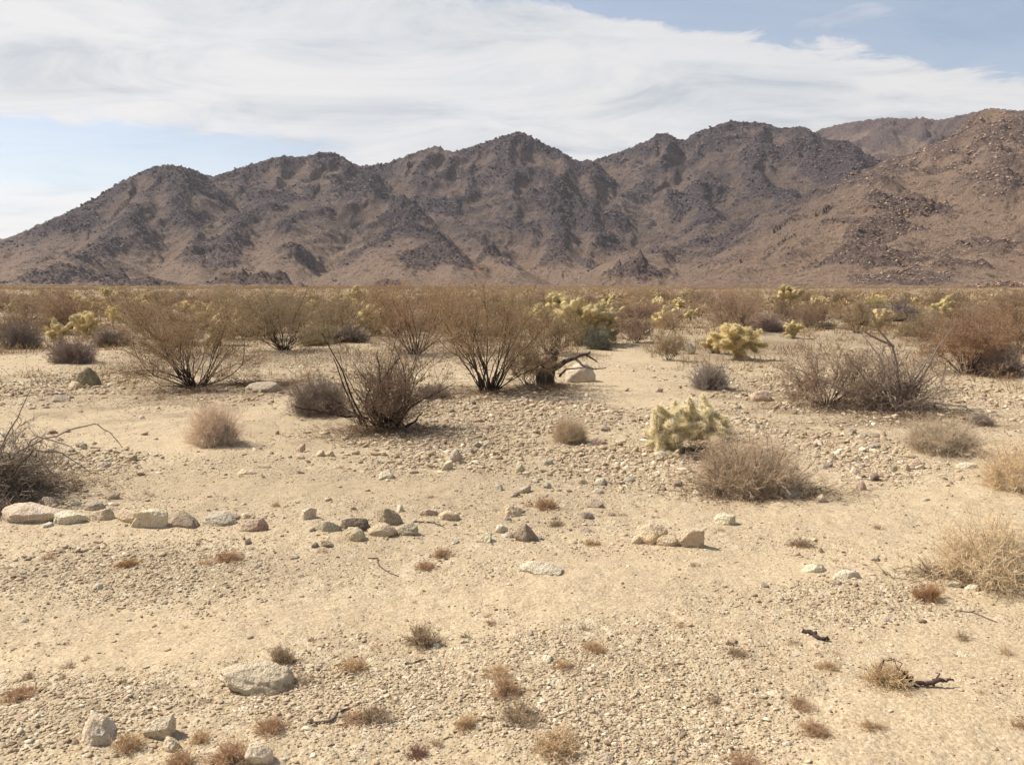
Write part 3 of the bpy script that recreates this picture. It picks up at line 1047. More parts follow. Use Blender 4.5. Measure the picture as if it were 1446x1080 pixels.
# creosote bushes that stand out in the photograph: px, base row, height px, seed, tilt, stems, leaf colour, leaves per twig, label
CREO = [
    (690, 553, 158, 11, 50, 34, (0.215, 0.135, 0.066), 7, 'tall rust-brown creosote with a fan of bare dark stems, near the pale round boulder'),
    (276, 546, 140, 12, 66, 40, (0.205, 0.130, 0.064), 7, 'wide creosote bush with dead branches sprawled around its foot on brown litter'),
    (748, 544, 62, 13, 46, 16, (0.215, 0.140, 0.070), 5, 'small open creosote just beside the blackened stump'),
    (402, 494, 98, 14, 56, 34, (0.190, 0.130, 0.066), 8, 'bushy olive creosote with deep black shade at its base and a bare arched branch'),
    (585, 500, 108, 15, 52, 32, (0.225, 0.130, 0.062), 9, 'rust-tinted creosote clump behind the fuzzy grey shrub, left of the fan-stemmed one'),
    (945, 509, 44, 16, 40, 16, (0.225, 0.155, 0.080), 8, 'small vase-shaped creosote in the sandy gap beside a half-buried boulder'),
    (1365, 528, 92, 17, 62, 44, (0.225, 0.125, 0.062), 10, 'broad orange-brown creosote thicket behind the grey dead shrub'),
    (1042, 470, 66, 18, 54, 36, (0.255, 0.160, 0.095), 9, 'pale pinkish-brown creosote behind the yellow cactus with a brown trunk'),
    (95, 472, 66, 19, 58, 34, (0.215, 0.125, 0.068), 10, 'reddish-brown creosote rising behind the low grey thicket at the left edge'),
    (900, 484, 40, 20, 52, 22, (0.195, 0.120, 0.075), 5, 'low reddish twiggy creosote at the back of the sandy gap'),
    (775, 500, 62, 21, 50, 26, (0.195, 0.130, 0.066), 9, 'brown creosote in front of the yellowish cactus clump, behind the stump'),
    (330, 470, 74, 22, 52, 26, (0.215, 0.145, 0.066), 9, 'yellow-brown creosote standing behind the wide sprawling one'),
    (480, 480, 72, 23, 52, 26, (0.205, 0.140, 0.068), 7, 'olive-brown creosote between the black-shaded bush and the yellow cactus clump'),
    (650, 480, 80, 24, 54, 26, (0.225, 0.130, 0.066), 8, 'hazy rust creosote directly behind the fan-stemmed creosote'),
    (1165, 572, 92, 34, 78, 36, (0.225, 0.142, 0.090), 2, 'sprawling reddish twig bush at the flank of the grey dead shrub on brown litter'),
    (1440, 500, 86, 25, 56, 26, (0.215, 0.128, 0.062), 10, 'creosote cut by the right frame edge behind the orange-brown thicket'),
    (215, 478, 62, 26, 52, 24, (0.205, 0.130, 0.064), 9, 'brown creosote above the grey low shrub, left of the wide sprawling bush'),
    (1150, 462, 40, 27, 55, 24, (0.215, 0.130, 0.070), 8, 'low brown creosote on the stony rise beneath the arched bare branch'),
    (700, 455, 50, 28, 52, 26, (0.215, 0.140, 0.066), 9, 'distant creosote showing through the top of the fan-stemmed one'),
    (530, 446, 46, 29, 52, 24, (0.225, 0.130, 0.062), 9, 'small distant rust creosote above the bright yellow cactus'),
    (1210, 470, 46, 30, 55, 22, (0.215, 0.140, 0.068), 8, 'thin brown creosote left of the round slate-grey bush'),
]
for (px, py, hp, sd, tilt, nst, col, nl, lab) in CREO:
    loc, k = put(px, py)
    h = hp * k * 1.02
    near = k * F < 17
    parts = two(NARROW, (m_bark, m_leaf), creosote(sd, h, tilt, nst, 10 if near else 8, 7 if near else 6, nl + 6, 0.0115 * (k * F / 13) ** 0.6, 0.3 if near else 0.2, 0.0125))
    plant('creosote_bush', parts, (DARKB, dull((col[0], col[1] * 1.04, col[2]), 1.8, .25)), loc, sd * 1.3, 1.0, lab, 'creosote bush', 'creosote bushes')
    OCC.append((loc[0], loc[1], h * 0.7))

# the dense shrub in front: bare dark poles in a V, woolly grey twigs inside
loc, k = put(548, 607)
w_, c_ = creosote(71, 150 * k, 40, 26, 8, 6, 5, 0.010, 0.25, 0.016)
w2, c2 = creosote(72, 92 * k, 44, 46, 9, 6, 3, 0.010, 0.12, 0.008)


def poles(lines, k, r0, r1, seed, S=6, y0=0.0):
    """bare limbs: pixel polylines with a depth offset in metres, at the plant's own distance"""
    rng = np.random.default_rng(seed)
    b = Build()
    for ln in lines:
        pts = []
        for (px, py, dd) in ln:
            d = pix_dir(px, py)
            d = d / d[1]
            pts.append(np.array([0, 0, EYE]) + d * (k * F + dd))
        pts = np.array(pts)
        n = max(6, 3 * len(pts))
        tt = np.linspace(0, len(pts) - 1, n)
        i = np.minimum(tt.astype(int), len(pts) - 2)
        f = (tt - i)[:, None]
        f = f * f * (3 - 2 * f) * .35 + f * .65
        P = pts[i] * (1 - f) + pts[i + 1] * f + rng.normal(size=(n, 3)) * 0.006
        b.tubes(P[None], np.linspace(r0, r1, n)[None], S)
    return b


def local(b, loc):
    for i in range(len(b.V)):
        b.V[i] = b.V[i] - np.array(loc)
    return b


kf = loc[1] / F
pl = local(poles([[(520, 606, 0), (505, 578, -.1), (482, 520, -.2), (455, 470, -.25)], [(512, 600, 0), (492, 560, .1), (470, 505, .1)], [(535, 605, 0), (541, 560, -.1), (548, 525, -.15), (565, 505, -.15)],
                 [(535, 600, 0), (545, 545, .1), (560, 500, .1)], [(572, 603, 0), (586, 595, -.1), (597, 582, -.2)], [(520, 590, 0), (480, 587, -.3), (415, 574, -.4)], [(540, 560, -.1), (535, 520, -.1), (533, 495, 0)]],
                kf, 0.016, 0.005, 5), loc)
parts = two(NARROW, (m_bark, m_twig), (merge([w_, w2, pl]), merge([c_, c2])))
plant('creosote_bush', parts, (DARKB, (0.27, 0.19, 0.135)), loc, 0, 1.0, 'dark dense creosote with a V of bare poles, the largest shrub on the stony ground', 'creosote bush', 'creosote bushes')
OCC.append((loc[0], loc[1], 0.9))

# dome shaped dry shrubs: px, base, width px, height px, pattern, stem colour, twig colour, name, label
MOUND = [
    (452, 584, 100, 72, 'grey', GREYB, (0.175, 0.130, 0.098), 'dry_shrub', 'woolly grey-brown shrub leaning against the dark creosote with bare poles'),
    (1063, 694, 176, 106, 'fine', (0.085, 0.07, 0.06), (0.40, 0.30, 0.19), 'dry_shrub', 'large dome-shaped dry shrub with straw top and dark grey base, behind the pale yellow cactus'),
    (303, 627, 82, 76, 'fine', (0.30, 0.23, 0.17), (0.50, 0.395, 0.285), 'dry_shrub', 'small round straw-pink shrub with a visible short stem on open sand'),
    (805, 623, 60, 46, 'fine', (0.15, 0.115, 0.08), (0.40, 0.30, 0.18), 'dry_shrub', 'little straw-tipped shrub between the open gravel and the pale yellow cactus'),
    (1001, 550, 68, 52, 'grey', (0.09, 0.075, 0.065), (0.205, 0.160, 0.130), 'dry_shrub', 'round ash-grey shrub at the end of the sandy gap'),
    (1437, 688, 112, 78, 'fine', (0.17, 0.13, 0.09), (0.52, 0.40, 0.235), 'dry_shrub', 'straw-coloured shrub cut by the right frame edge, beyond the stones'),
    (1406, 818, 200, 112, 'fine', (0.22, 0.16, 0.11), (0.60, 0.475, 0.285), 'dry_shrub', 'pale feathery straw shrub standing by white rocks at the right edge'),
    (1330, 638, 120, 58, 'fine', (0.15, 0.115, 0.09), (0.40, 0.31, 0.20), 'dry_shrub', 'leaning straw shrub in front of the grey dead shrub'),
    (32, 492, 72, 54, 'grey', GREYB, (0.165, 0.125, 0.098), 'dry_shrub', 'low grey thicket at the left frame edge beneath the reddish creosote'),
    (104, 512, 82, 48, 'grey', GREYB, (0.180, 0.125, 0.100), 'dry_shrub', 'low purplish-grey shrub by itself on pale sand near the mossy boulder'),
    (1268, 454, 68, 36, 'grey', (0.06, 0.05, 0.05), (0.130, 0.105, 0.098), 'dry_shrub', 'round slate-grey bush on the plain under the rocky spur'),
    (1408, 530, 90, 60, 'grey', GREYB, (0.190, 0.135, 0.110), 'dry_shrub', 'greyish mauve shrub at the foot of the orange-brown thicket'),
    (845, 494, 46, 44, 'grey', (0.05, 0.045, 0.04), (0.135, 0.125, 0.085), 'dry_shrub', 'dark grey-green shrub at the shaded end of the yellowish cactus clump'),
    (160, 490, 60, 40, 'grey', GREYB, (0.200, 0.150, 0.110), 'dry_shrub', 'grey shrub between the purplish one and the brown creosote'),
    (1085, 468, 66, 34, 'grey', GREYB, (0.190, 0.130, 0.110), 'dry_shrub', 'pinkish-grey twiggy shrub directly behind the cactus with a brown trunk'),
    (165, 437, 36, 16, 'fine', (0.16, 0.12, 0.09), (0.36, 0.28, 0.17), 'dry_shrub', 'tiny pale rounded shrub on a bright bare patch of the plain'),
    (1376, 452, 40, 32, 'grey', GREYB, (0.200, 0.170, 0.130), 'dry_shrub', 'grey bare-twigged shrub beside the bright yellow distant cactus'),
    (8, 436, 34, 20, 'grey', (0.06, 0.05, 0.045), (0.125, 0.105, 0.080), 'dry_shrub', 'dark shrub on the far plain at the left frame edge'),
    (883, 448, 28, 20, 'grey', (0.05, 0.05, 0.04), (0.125, 0.110, 0.070), 'dry_shrub', 'dark green-grey shrub on the plain beyond the sandy gap'),
    (930, 447, 50, 18, 'fine', (0.12, 0.10, 0.06), (0.30, 0.23, 0.11), 'dry_shrub', 'low yellow-olive shrub on the plain beyond the sandy gap'),
    (1335, 425, 60, 14, 'fine', (0.14, 0.11, 0.06), (0.38, 0.29, 0.13), 'dry_shrub', 'far yellowish shrub behind the bright distant cactus'),
    (1235, 430, 44, 14, 'fine', (0.14, 0.11, 0.06), (0.34, 0.27, 0.10), 'dry_shrub', 'far yellow-green shrub just behind the slate-grey bush'),
    (610, 560, 70, 28, 'grey', GREYB, (0.190, 0.140, 0.100), 'dry_shrub', 'low brown twiggy shrub between the pole creosote and the fan-stemmed one'),
    (1385, 600, 40, 22, 'grey', DGREY, (0.200, 0.150, 0.115), 'dry_shrub', 'small grey twig clump at the tip of a fallen limb'),
]
for (px, py, wp_, hp, kind, c0, c1, nm, lab) in MOUND:
    loc, k = put(px, py)
    near = k * F < 12
    if kind == 'fine':
        parts = proto(('fine', near, px % 3 if near else 0), lambda: two(NARROW, (m_twig, m_twig), mound(31 + px % 3, 400 if near else 140, 6 if near else 5, 7 if near else 5, 0.0022 if near else .0045, 86)))
    else:
        parts = proto(('grey', near, px % 2), lambda: two(NARROW, (m_twig, m_twig), mound(41 + px % 2, 280 if near else 170, 6, 7 if near else 5, 0.0026 if near else .0040, 88)))
    plant(nm, parts, (dull(c0, 2.3, .2), dull((c1[0], c1[1], c1[2] * .97), 2.2 if c1[0] < .25 else 1.85, .28)), loc, px * 0.7, (wp_ * k / 1.65, wp_ * k / 1.65, hp * k / 0.98), lab, 'shrub', 'dry shrubs')
    OCC.append((loc[0], loc[1], wp_ * k * .5))

# dead grey shrubs with long bare limbs
loc, k = put(1262, 578)
kf = loc[1] / F
w_, t_ = dead_bush(81, 90, 1.0, 90, 0.22, 8, 6, 0.0, .008)
lim = local(poles([[(1268, 575, 0), (1270, 540, 0), (1262, 490, -.1), (1238, 462, -.1), (1232, 442, -.15), (1218, 428, -.1), (1203, 422, 0)],
                   [(1280, 570, 0), (1312, 515, .1), (1325, 490, .2), (1352, 452, .3)], [(1275, 560, 0), (1310, 512, -.1), (1350, 507, -.2)],
                   [(1275, 575, 0), (1320, 568, -.5), (1360, 575, -.7), (1395, 592, -.8)], [(1250, 575, 0), (1180, 545, -.3), (1120, 520, -.4)],
                   [(1262, 490, -.1), (1220, 468, -.3), (1165, 462, -.4)], [(1265, 560, 0), (1240, 500, .3), (1215, 470, .5)], [(1255, 570, 0), (1225, 540, -.2), (1195, 500, -.2)],
                   [(1270, 540, 0), (1258, 505, .1), (1262, 475, .2)], [(1285, 570, 0), (1300, 545, 0), (1335, 520, 0)]], kf, 0.020, 0.004, 6), loc)
parts = two(NARROW, (m_twig, m_twig), (merge([w_, lim]), t_))
plant('dead_shrub', parts, ((0.30, 0.24, 0.20), (0.42, 0.325, 0.24)), loc, 0, 1.0, 'sprawling grey dead shrub with a long bare limb arched up over the plain', 'dead shrub')
OCC.append((loc[0], loc[1], 1.1))
loc, k = put(-28, 705)
kf = loc[1] / F
w_, t_ = dead_bush(82, 190, 0.70, 89, 0.26, 8, 6, -0.02, .0055)
lim = local(poles([[(0, 690, 0), (20, 640, 0), (60, 620, 0), (110, 603, .1), (135, 598, .2), (160, 615, .2), (172, 632, .2)], [(10, 670, 0), (50, 615, .2), (95, 628, .2), (125, 650, .1)],
                   [(-5, 640, .3), (25, 590, .4), (48, 540, .5)], [(5, 690, 0), (45, 635, -.1), (90, 640, -.1), (130, 668, -.1)], [(0, 700, 0), (30, 660, -.2), (60, 655, -.2), (85, 680, -.2)]], kf, 0.009, 0.0025, 7), loc)
parts = two(NARROW, (m_twig, m_twig), (merge([w_, lim]), t_))
plant('dead_shrub', parts, ((0.34, 0.28, 0.225), (0.50, 0.41, 0.315)), loc, 0, 1.0, 'tangled grey brush heap at the left edge beside the row of rocks', 'dead shrub')
# dead branches sprawled round the wide creosote
loc, k = put(352, 545)
w_, t_ = dead_bush(83, 34, 0.75, 88, 0.28, 5, 2, -0.03, .011)
parts = two(NARROW, (m_twig, m_twig), (w_, t_))
plant('dead_shrub', parts, ((0.19, 0.15, 0.115), (0.20, 0.15, 0.11)), loc, 0, (1.1, .8, .45), 'low mat of bare dead branches just right of the wide sprawling creosote', 'dead shrub')
loc, k = put(215, 528)
w_, t_ = dead_bush(84, 30, 0.8, 88, 0.25, 5, 2, -0.03, .010)
parts = two(NARROW, (m_twig, m_twig), (w_, t_))
plant('dead_shrub', parts, ((0.17, 0.135, 0.105), (0.19, 0.14, 0.10)), loc, 0, (1.3, .8, .5), 'low mat of bare dead branches just left of the wide sprawling creosote', 'dead shrub')

# the blackened stump with its fallen limb
loc, k = put(775, 543)
kf = loc[1] / F
S1 = local(poles([[(773, 546, 0), (775, 522, 0), (782, 503, 0), (786, 496, 0)], [(768, 543, 0), (765, 520, .05), (772, 505, .1)]], kf, 0.13, 0.055, 8, 9), loc)
S2 = local(poles([[(782, 520, 0), (800, 510, -.05), (820, 502, -.1), (834, 497, -.1)]], kf, 0.055, 0.018, 9, 7), loc)
S3 = local(poles([[(813, 507, -.08), (822, 515, -.2), (838, 521, -.3), (856, 520, -.3)], [(826, 500, -.1), (838, 507, -.1), (845, 512, -.1)], [(790, 530, 0), (800, 521, -.2), (830, 519, -.3)]], kf, 0.022, 0.008, 10, 6), loc)
e = empty('tree_stump', loc)
tag(e, 'short blackened stump with one long bare limb reaching over the pale round boulder', 'stump')
for n, b, c in (('trunk', S1, (0.085, 0.06, 0.05)), ('limb', S2, (0.14, 0.10, 0.08)), ('twig', S3, (0.15, 0.11, 0.085))):
    mk(n, b.mesh(n, True), m_dead, e, c)

# cholla cactus
SPN, BODY, OLDS = (0.92, 0.82, 0.57), (0.42, 0.34, 0.18), (0.30, 0.21, 0.12)


def cholla_plant(px, py, hp, seed, label, full=False, spn=SPN, body=BODY, wide=1.0, **kw):
    loc, k = put(px, py)
    trunk, js = proto(('cholla', seed), lambda: cholla(seed, **kw))
    zs = np.concatenate([np.concatenate(b.V)[:, 2] for b, _, _l in js])
    sc = hp * k / np.percentile(zs, 97)
    e = empty('cholla_cactus', loc, seed * 0.37, (sc * wide, sc * wide, sc))
    tag(e, label, 'cactus', 'cholla cactuses')
    mk('trunk', proto(('ct', seed), lambda: trunk.mesh('trunk', True)), m_bark, e, OLDS)
    if full:
        for b, s, lv in js:
            j = mk('joint', b.mesh('joint', True), m_spine, e, body)
            mk('spines', s.mesh('spines'), m_spine, j, spn if lv > 1 else tuple(.55 * a_ + .45 * b_ for a_, b_ in zip(spn, OLDS)))
    else:
        mk('crown', proto(('cc', seed), lambda: merge([x for p in js for x in p[:2]]).mesh('crown')), m_spine, e, tuple(.55 * a + .45 * b for a, b in zip(spn, body)))
    OCC.append((loc[0], loc[1], 0.3 * sc))
    return e


cholla_plant(955, 638, 66, 91, 'pale yellow fuzzy cholla in front of the dome-shaped dry shrub', True, wide=1.05, depth=3, kids=(1, 4), trunk_h=0.10, starts=7, spines=650, jr=.019, sp_len=.026, jl=(.08, .17), spread=60)
cholla_plant(1002, 624, 48, 92, 'lower pale yellow cholla arms beside the fuzzy cholla, touching the straw dome', True, wide=1.05, depth=3, kids=(1, 4), trunk_h=0.08, starts=5, spines=650, jr=.019, sp_len=.026, jl=(.08, .16), spread=66)
cholla_plant(1043, 508, 46, 93, 'yellow cholla with a bare brown trunk and a crown of arms past the sandy gap', True, (0.88, 0.73, 0.42), (0.48, 0.40, 0.2), wide=1.5, depth=3, kids=(2, 4), trunk_h=0.30, starts=8, spines=420, spread=60, jr=.02, sp_len=.026, jl=(.07, .12))
CHOLLAS = [
    (1012, 500, 24, 94, 'small low cholla left of the cholla with a brown trunk'),
    (1330, 454, 26, 95, 'bright yellow distant cholla beside the grey bare-twigged shrub'),
    (1113, 434, 24, 94, 'brown-gold cholla standing alone on the plain behind the pinkish-brown creosote'),
    (526, 474, 32, 96, 'bright yellow-green cholla below the olive cholla clump, behind the dark creosote with bare poles'),
    (500, 440, 26, 95, 'yellow-olive cholla clump on the plain above the brighter cholla'),
    (478, 446, 22, 96, 'smaller olive cholla beside the yellow-olive clump on the plain'),
    (322, 448, 20, 94, 'pale cholla seen through the crown of the wide sprawling creosote'),
    (815, 488, 48, 96, 'yellowish cholla clump at the dark grey-green shrub'),
    (840, 486, 42, 95, 'straw-coloured cholla right of the yellowish clump'),
    (792, 462, 36, 94, 'upright olive cholla behind the yellowish clump'),
    (757, 470, 30, 95, 'faded olive cholla left of the upright one behind the stump'),
    (1050, 455, 20, 95, 'grey-yellow cholla tip directly above the cholla with a brown trunk'),
    (1120, 478, 18, 96, 'dull brown cholla beside the pinkish-grey twiggy shrub'),
    (152, 422, 12, 94, 'tiny pale cholla on the far plain above the purplish-grey shrub'),
    (300, 470, 26, 96, 'pale cholla half hidden at the flank of the wide sprawling creosote'),
    (905, 445, 18, 95, 'yellow-olive cholla on the plain right of the dark green-grey shrub'),
]
for (px, py, hp, sd, lab) in CHOLLAS:
    t_ = (px * 37 % 100) / 100.0
    cholla_plant(px, py, hp * 1.2, sd, lab, False, tuple((.88 - .14 * t_, .72 - .13 * t_, .38 - .03 * t_)), (0.25, 0.21, 0.09), wide=1.15, depth=3, kids=(2, 3), trunk_h=0.22, starts=8, spines=170, jr=.030, sp_len=.03, jl=(.09, .14))

# ------------------------------------------------------------------ dry tufts
def tuft(seed, n=70, flat=75):
    rng = np.random.default_rng(seed)
    b = Build()
    az = rng.uniform(0, 2 * math.pi, n)
    tl = np.radians(flat) * rng.uniform(0, 1, n) ** 0.7
    base = np.stack([np.cos(az), np.sin(az), 0 * az], -1) * rng.uniform(0, .25, n)[:, None]
    base[:, 2] = -0.05
    P0 = grow(base, np.stack([np.cos(az) * np.sin(tl), np.sin(az) * np.sin(tl), np.cos(tl)], -1), rng.uniform(.5, 1.0, n), 5, rng, .2, .03)
    b.tubes(P0, taper(n, 5, .012, .007), 3)
    P1, _ = branch(P0, 6, rng, .25, 1, 15, 65, .15, .40, 4, .3, .03)
    b.tubes(P1, taper(len(P1), 4, .008, .004), 3)
    P2, _ = branch(P1, 4, rng, .2, 1, 20, 80, .07, .2, 3, .3, .02)
    b.tubes(P2, taper(len(P2), 3, .006, .003), 3)
    return b


m_tuft = leaf_mat('tuft_blade', 0.35, trans=0.45)
TUFT_ME = [tuft(200 + i, 100 if i < 4 else 30, 78 if i < 4 else 60).mesh('grass_tuft') for i in range(6)]
for me in TUFT_ME:
    me.materials.append(m_tuft)
RD, TN, BR = (0.65, 0.465, 0.30), (0.74, 0.575, 0.37), (0.54, 0.42, 0.285)
TUFTS = [  # px, base row, width px, colour, label (None: one of the many small ones)
    (383, 1034, 48, RD, 'rust-brown rounded tuft right of the two pale rocks at the bottom'), (328, 1072, 66, RD, 'wide reddish tuft beside the half-seen pale rock at the bottom edge'),
    (255, 1078, 50, RD, 'reddish tuft in front of the small flat pale rock'), (180, 1052, 50, TN, 'thin orange tuft against the right flank of the largest bottom rock'),
    (283, 1045, 40, TN, 'pale tan tuft between the small flat rock and the wide reddish tuft'), (493, 1018, 44, RD, 'tan-rust tuft at the head of the thin crooked stick'),
    (528, 1014, 50, BR, 'dull brown flattened tuft next to the thin crooked stick'), (590, 1062, 40, (0.42, 0.25, 0.18), 'dark red-brown tuft alone at the bottom edge'),
    (658, 1024, 38, TN, 'round tan tuft left of the pair of overlapping tufts'), (716, 982, 52, RD, 'reddish tuft, upper of the overlapping column of tufts'),
    (735, 1018, 64, BR, 'bushy brown tuft in the middle of the column of tufts'), (786, 1058, 74, TN, 'broad sandy-orange tuft lowest in the column of tufts'),
    (702, 952, 48, TN, 'straw tuft topmost in the column of tufts'), (598, 903, 66, BR, 'wide brown tuft where the sandy track meets the gravel'),
    (656, 897, 24, (0.27, 0.19, 0.125), 'small dark tuft right of the wide brown track-side tuft'), (693, 878, 24, BR, 'little upright tuft beyond the dark small one on the track edge'),
    (30, 985, 56, RD, 'orange-red tuft near the left frame edge'), (38, 958, 30, BR, 'thin brown tuft just behind the orange-red one at the left edge'),
    (1130, 996, 40, RD, 'compact red-brown tuft left of the frayed straw clump'), (1152, 1034, 52, RD, 'spiky red-brown tuft in front of the compact one'),
    (1048, 1078, 60, RD, 'reddish tuft cut by the bottom edge'), (1232, 1030, 36, TN, 'wispy tan sprig below the frayed straw clump'),
    (1310, 848, 48, (0.58, 0.37, 0.20), 'orange tuft in front of the pale feathery straw shrub'), (1132, 770, 34, BR, 'brown tuft alone on the sandy stretch'),
    (1240, 746, 22, BR, 'small brown tuft on sand between the lone tuft and the straw shrub'), (1018, 748, 22, BR, 'dark straw sprig touching the small pale rock past the box-shaped rock'),
    (180, 800, 42, (0.54, 0.36, 0.18), 'orange-brown flat tuft in front of the row of rocks'), (322, 792, 40, RD, 'orange-red tuft in front of the pinkish end rock of the row'),
    (290, 797, 26, TN, 'tan wisp beside the orange-red tuft'), (70, 785, 26, RD, 'faint rust tuft at the left below the big pale flat rock'),
    (625, 785, 28, RD, 'round rust tuft right of the greenish rock'), (602, 802, 28, RD, 'round rust tuft nearest the sandy track'),
    (785, 738, 30, BR, 'brown tuft behind the dark pointed rock'), (772, 718, 36, RD, 'red-brown tuft beyond the dark pointed rock'), (838, 764, 28, TN, 'tan tuft between the pointed rock and the pale boulder'),
    (1252, 952, 52, TN, 'dry tan sprig standing against the frayed straw clump'), (1168, 945, 40, TN, 'flattened tan tuft left of the frayed straw clump'),
    (795, 944, 34, TN, 'tan tuft beside a white stone right of the column of tufts'), (840, 918, 34, TN, 'sandy tuft in the open gravel'), (825, 886, 24, BR, 'brown tuft on the far edge of the open gravel'),
    (1040, 922, 40, BR, 'grey-brown tuft leaning on a pale stone in the gravel'), (1005, 992, 30, BR, 'sparse brown sprig on the right part of the gravel'),
    (425, 960, 40, BR, 'brown tuft against the big half-buried rock'), (500, 940, 44, TN, 'low tan tuft right of the big half-buried rock'), (288, 990, 22, BR, 'small brown tuft left under the big half-buried rock'),
    (398, 936, 50, BR, 'low brown tuft on top edge of the big half-buried rock'), (1442, 1028, 32, RD, 'rust tuft at the right frame edge'),
    (98, 942, 26, BR, None), (122, 932, 18, BR, None), (78, 956, 12, BR, None), (172, 970, 18, BR, None), (244, 944, 12, BR, None), (325, 992, 16, BR, None), (530, 912, 24, TN, None),
    (1105, 954, 22, BR, None), (1148, 960, 18, BR, None), (1080, 972, 14, BR, None), (1024, 866, 18, BR, None), (885, 1002, 20, TN, None), (1385, 985, 20, TN, None), (1195, 1018, 18, TN, None),
    (660, 885, 16, BR, None), (700, 985, 16, BR, None), (440, 905, 18, BR, None), (455, 780, 18, RD, None), (390, 715, 18, RD, None), (610, 702, 16, BR, None), (880, 725, 18, BR, None),
    (925, 730, 16, BR, None), (905, 745, 20, BR, None), (745, 715, 18, RD, None), (1075, 760, 14, BR, None), (1360, 905, 30, BR, None), (1420, 925, 26, TN, None), (1220, 958, 20, BR, None),
    (960, 882, 24, TN, None), (1120, 905, 18, BR, None), (215, 700, 14, BR, None), (560, 945, 14, TN, None), (905, 1050, 18, TN, None), (1290, 1050, 14, BR, None), (60, 905, 14, TN, None),
    (700, 720, 16, BR, None), (680, 690, 14, BR, None), (980, 800, 16, BR, None), (1180, 790, 14, BR, None), (1300, 790, 16, TN, None), (150, 690, 14, BR, None), (480, 660, 12, BR, None), (1250, 810, 14, BR, None),
]
for i, (px, py, wpx, c, lab) in enumerate(TUFTS):
    loc, k = put(px, py)
    r = wpx * k / 1.55
    o = mk('grass_tuft', TUFT_ME[i % 4 if lab and wpx > 27 else 4 + i % 2], None, None, c)
    o.location = loc
    o.rotation_euler = (0, 0, i * 2.1)
    vr = np.random.default_rng(500 + i)
    o.scale = (r * vr.uniform(.8, 1.15), r * vr.uniform(.7, 1.1), r * vr.uniform(.5, 1.0))
    o.rotation_euler = (vr.uniform(-.2, .2), vr.uniform(-.25, .25), i * 2.1)
    tag(o, lab or 'tiny sparse dry sprig among the gravel, one of many alike', 'grass tuft', 'dry tufts' if lab else 'small sprigs')
rng = np.random.default_rng(77)
cnt = 0
while cnt < 90:
    px, py = rng.uniform(-20, 1466), 560 + 520 * rng.uniform(0, 1) ** 1.3
    loc, k = put(px, py)
    r = rng.uniform(.012, .035)
    if r / k < 3.2:
        continue
    o = mk('grass_tuft', TUFT_ME[4 + cnt % 2], None, None, (RD, TN, BR, TN)[cnt % 4])
    o.location, o.rotation_euler, o.scale = loc, (0, 0, cnt), (r, r, r)
    tag(o, 'tiny sparse dry sprig among the gravel, one of many alike', 'grass tuft', 'small sprigs')
    cnt += 1

# the frayed clump of dead straw with a dark branch, and sticks on the gravel
loc, k = put(1262, 968)
kf = loc[1] / F
rng = np.random.default_rng(9)
b = Build()
n = 420
st0 = rng.normal(size=(n, 3)) * np.array([.035, .03, .012]) + np.array([-.015, 0, .03])
P = grow(st0, np.stack([rng.normal(-.2, 1, n), rng.normal(0, 1, n), rng.normal(.15, .5, n)], -1), rng.uniform(.04, .11, n), 6, rng, .35, 0)
P[:, :, 2] = np.maximum(P[:, :, 2], .002)
b.tubes(P, taper(n, 6, .0011, .0006), 3)
arc = local(poles([[(1238, 962, 0), (1250, 930, 0), (1268, 932, 0), (1278, 950, 0)], [(1262, 940, .02), (1279, 947, 0), (1276, 956, 0)], [(1240, 950, .05), (1256, 927, .03), (1272, 942, 0)]], kf, .003, .002, 4, 5), loc)
b2 = local(poles([[(1274, 952, 0), (1283, 958, 0), (1290, 965, -.01), (1305, 966, -.02), (1332, 961, -.02)]], kf, .011, .009, 6, 8), loc)
b3 = local(poles([[(1318, 964, -.02), (1326, 955, -.02)], [(1332, 961, -.02), (1348, 961, -.02)]], kf, .006, .003, 6, 6), loc)
e = empty('fallen_branch', loc)
tag(e, 'dark broken branch with a frayed clump of dead straw at one end, on sand', 'branch')
mk('straw_clump', b.mesh('straw_clump'), m_twig, e, (0.68, 0.52, 0.31))
mk('stem', merge([arc]).mesh('stem', True), m_dead, e, (0.42, 0.29, 0.16))
mk('limb', merge([b2, b3]).mesh('limb', True), m_dead, e, (0.10, 0.065, 0.055))
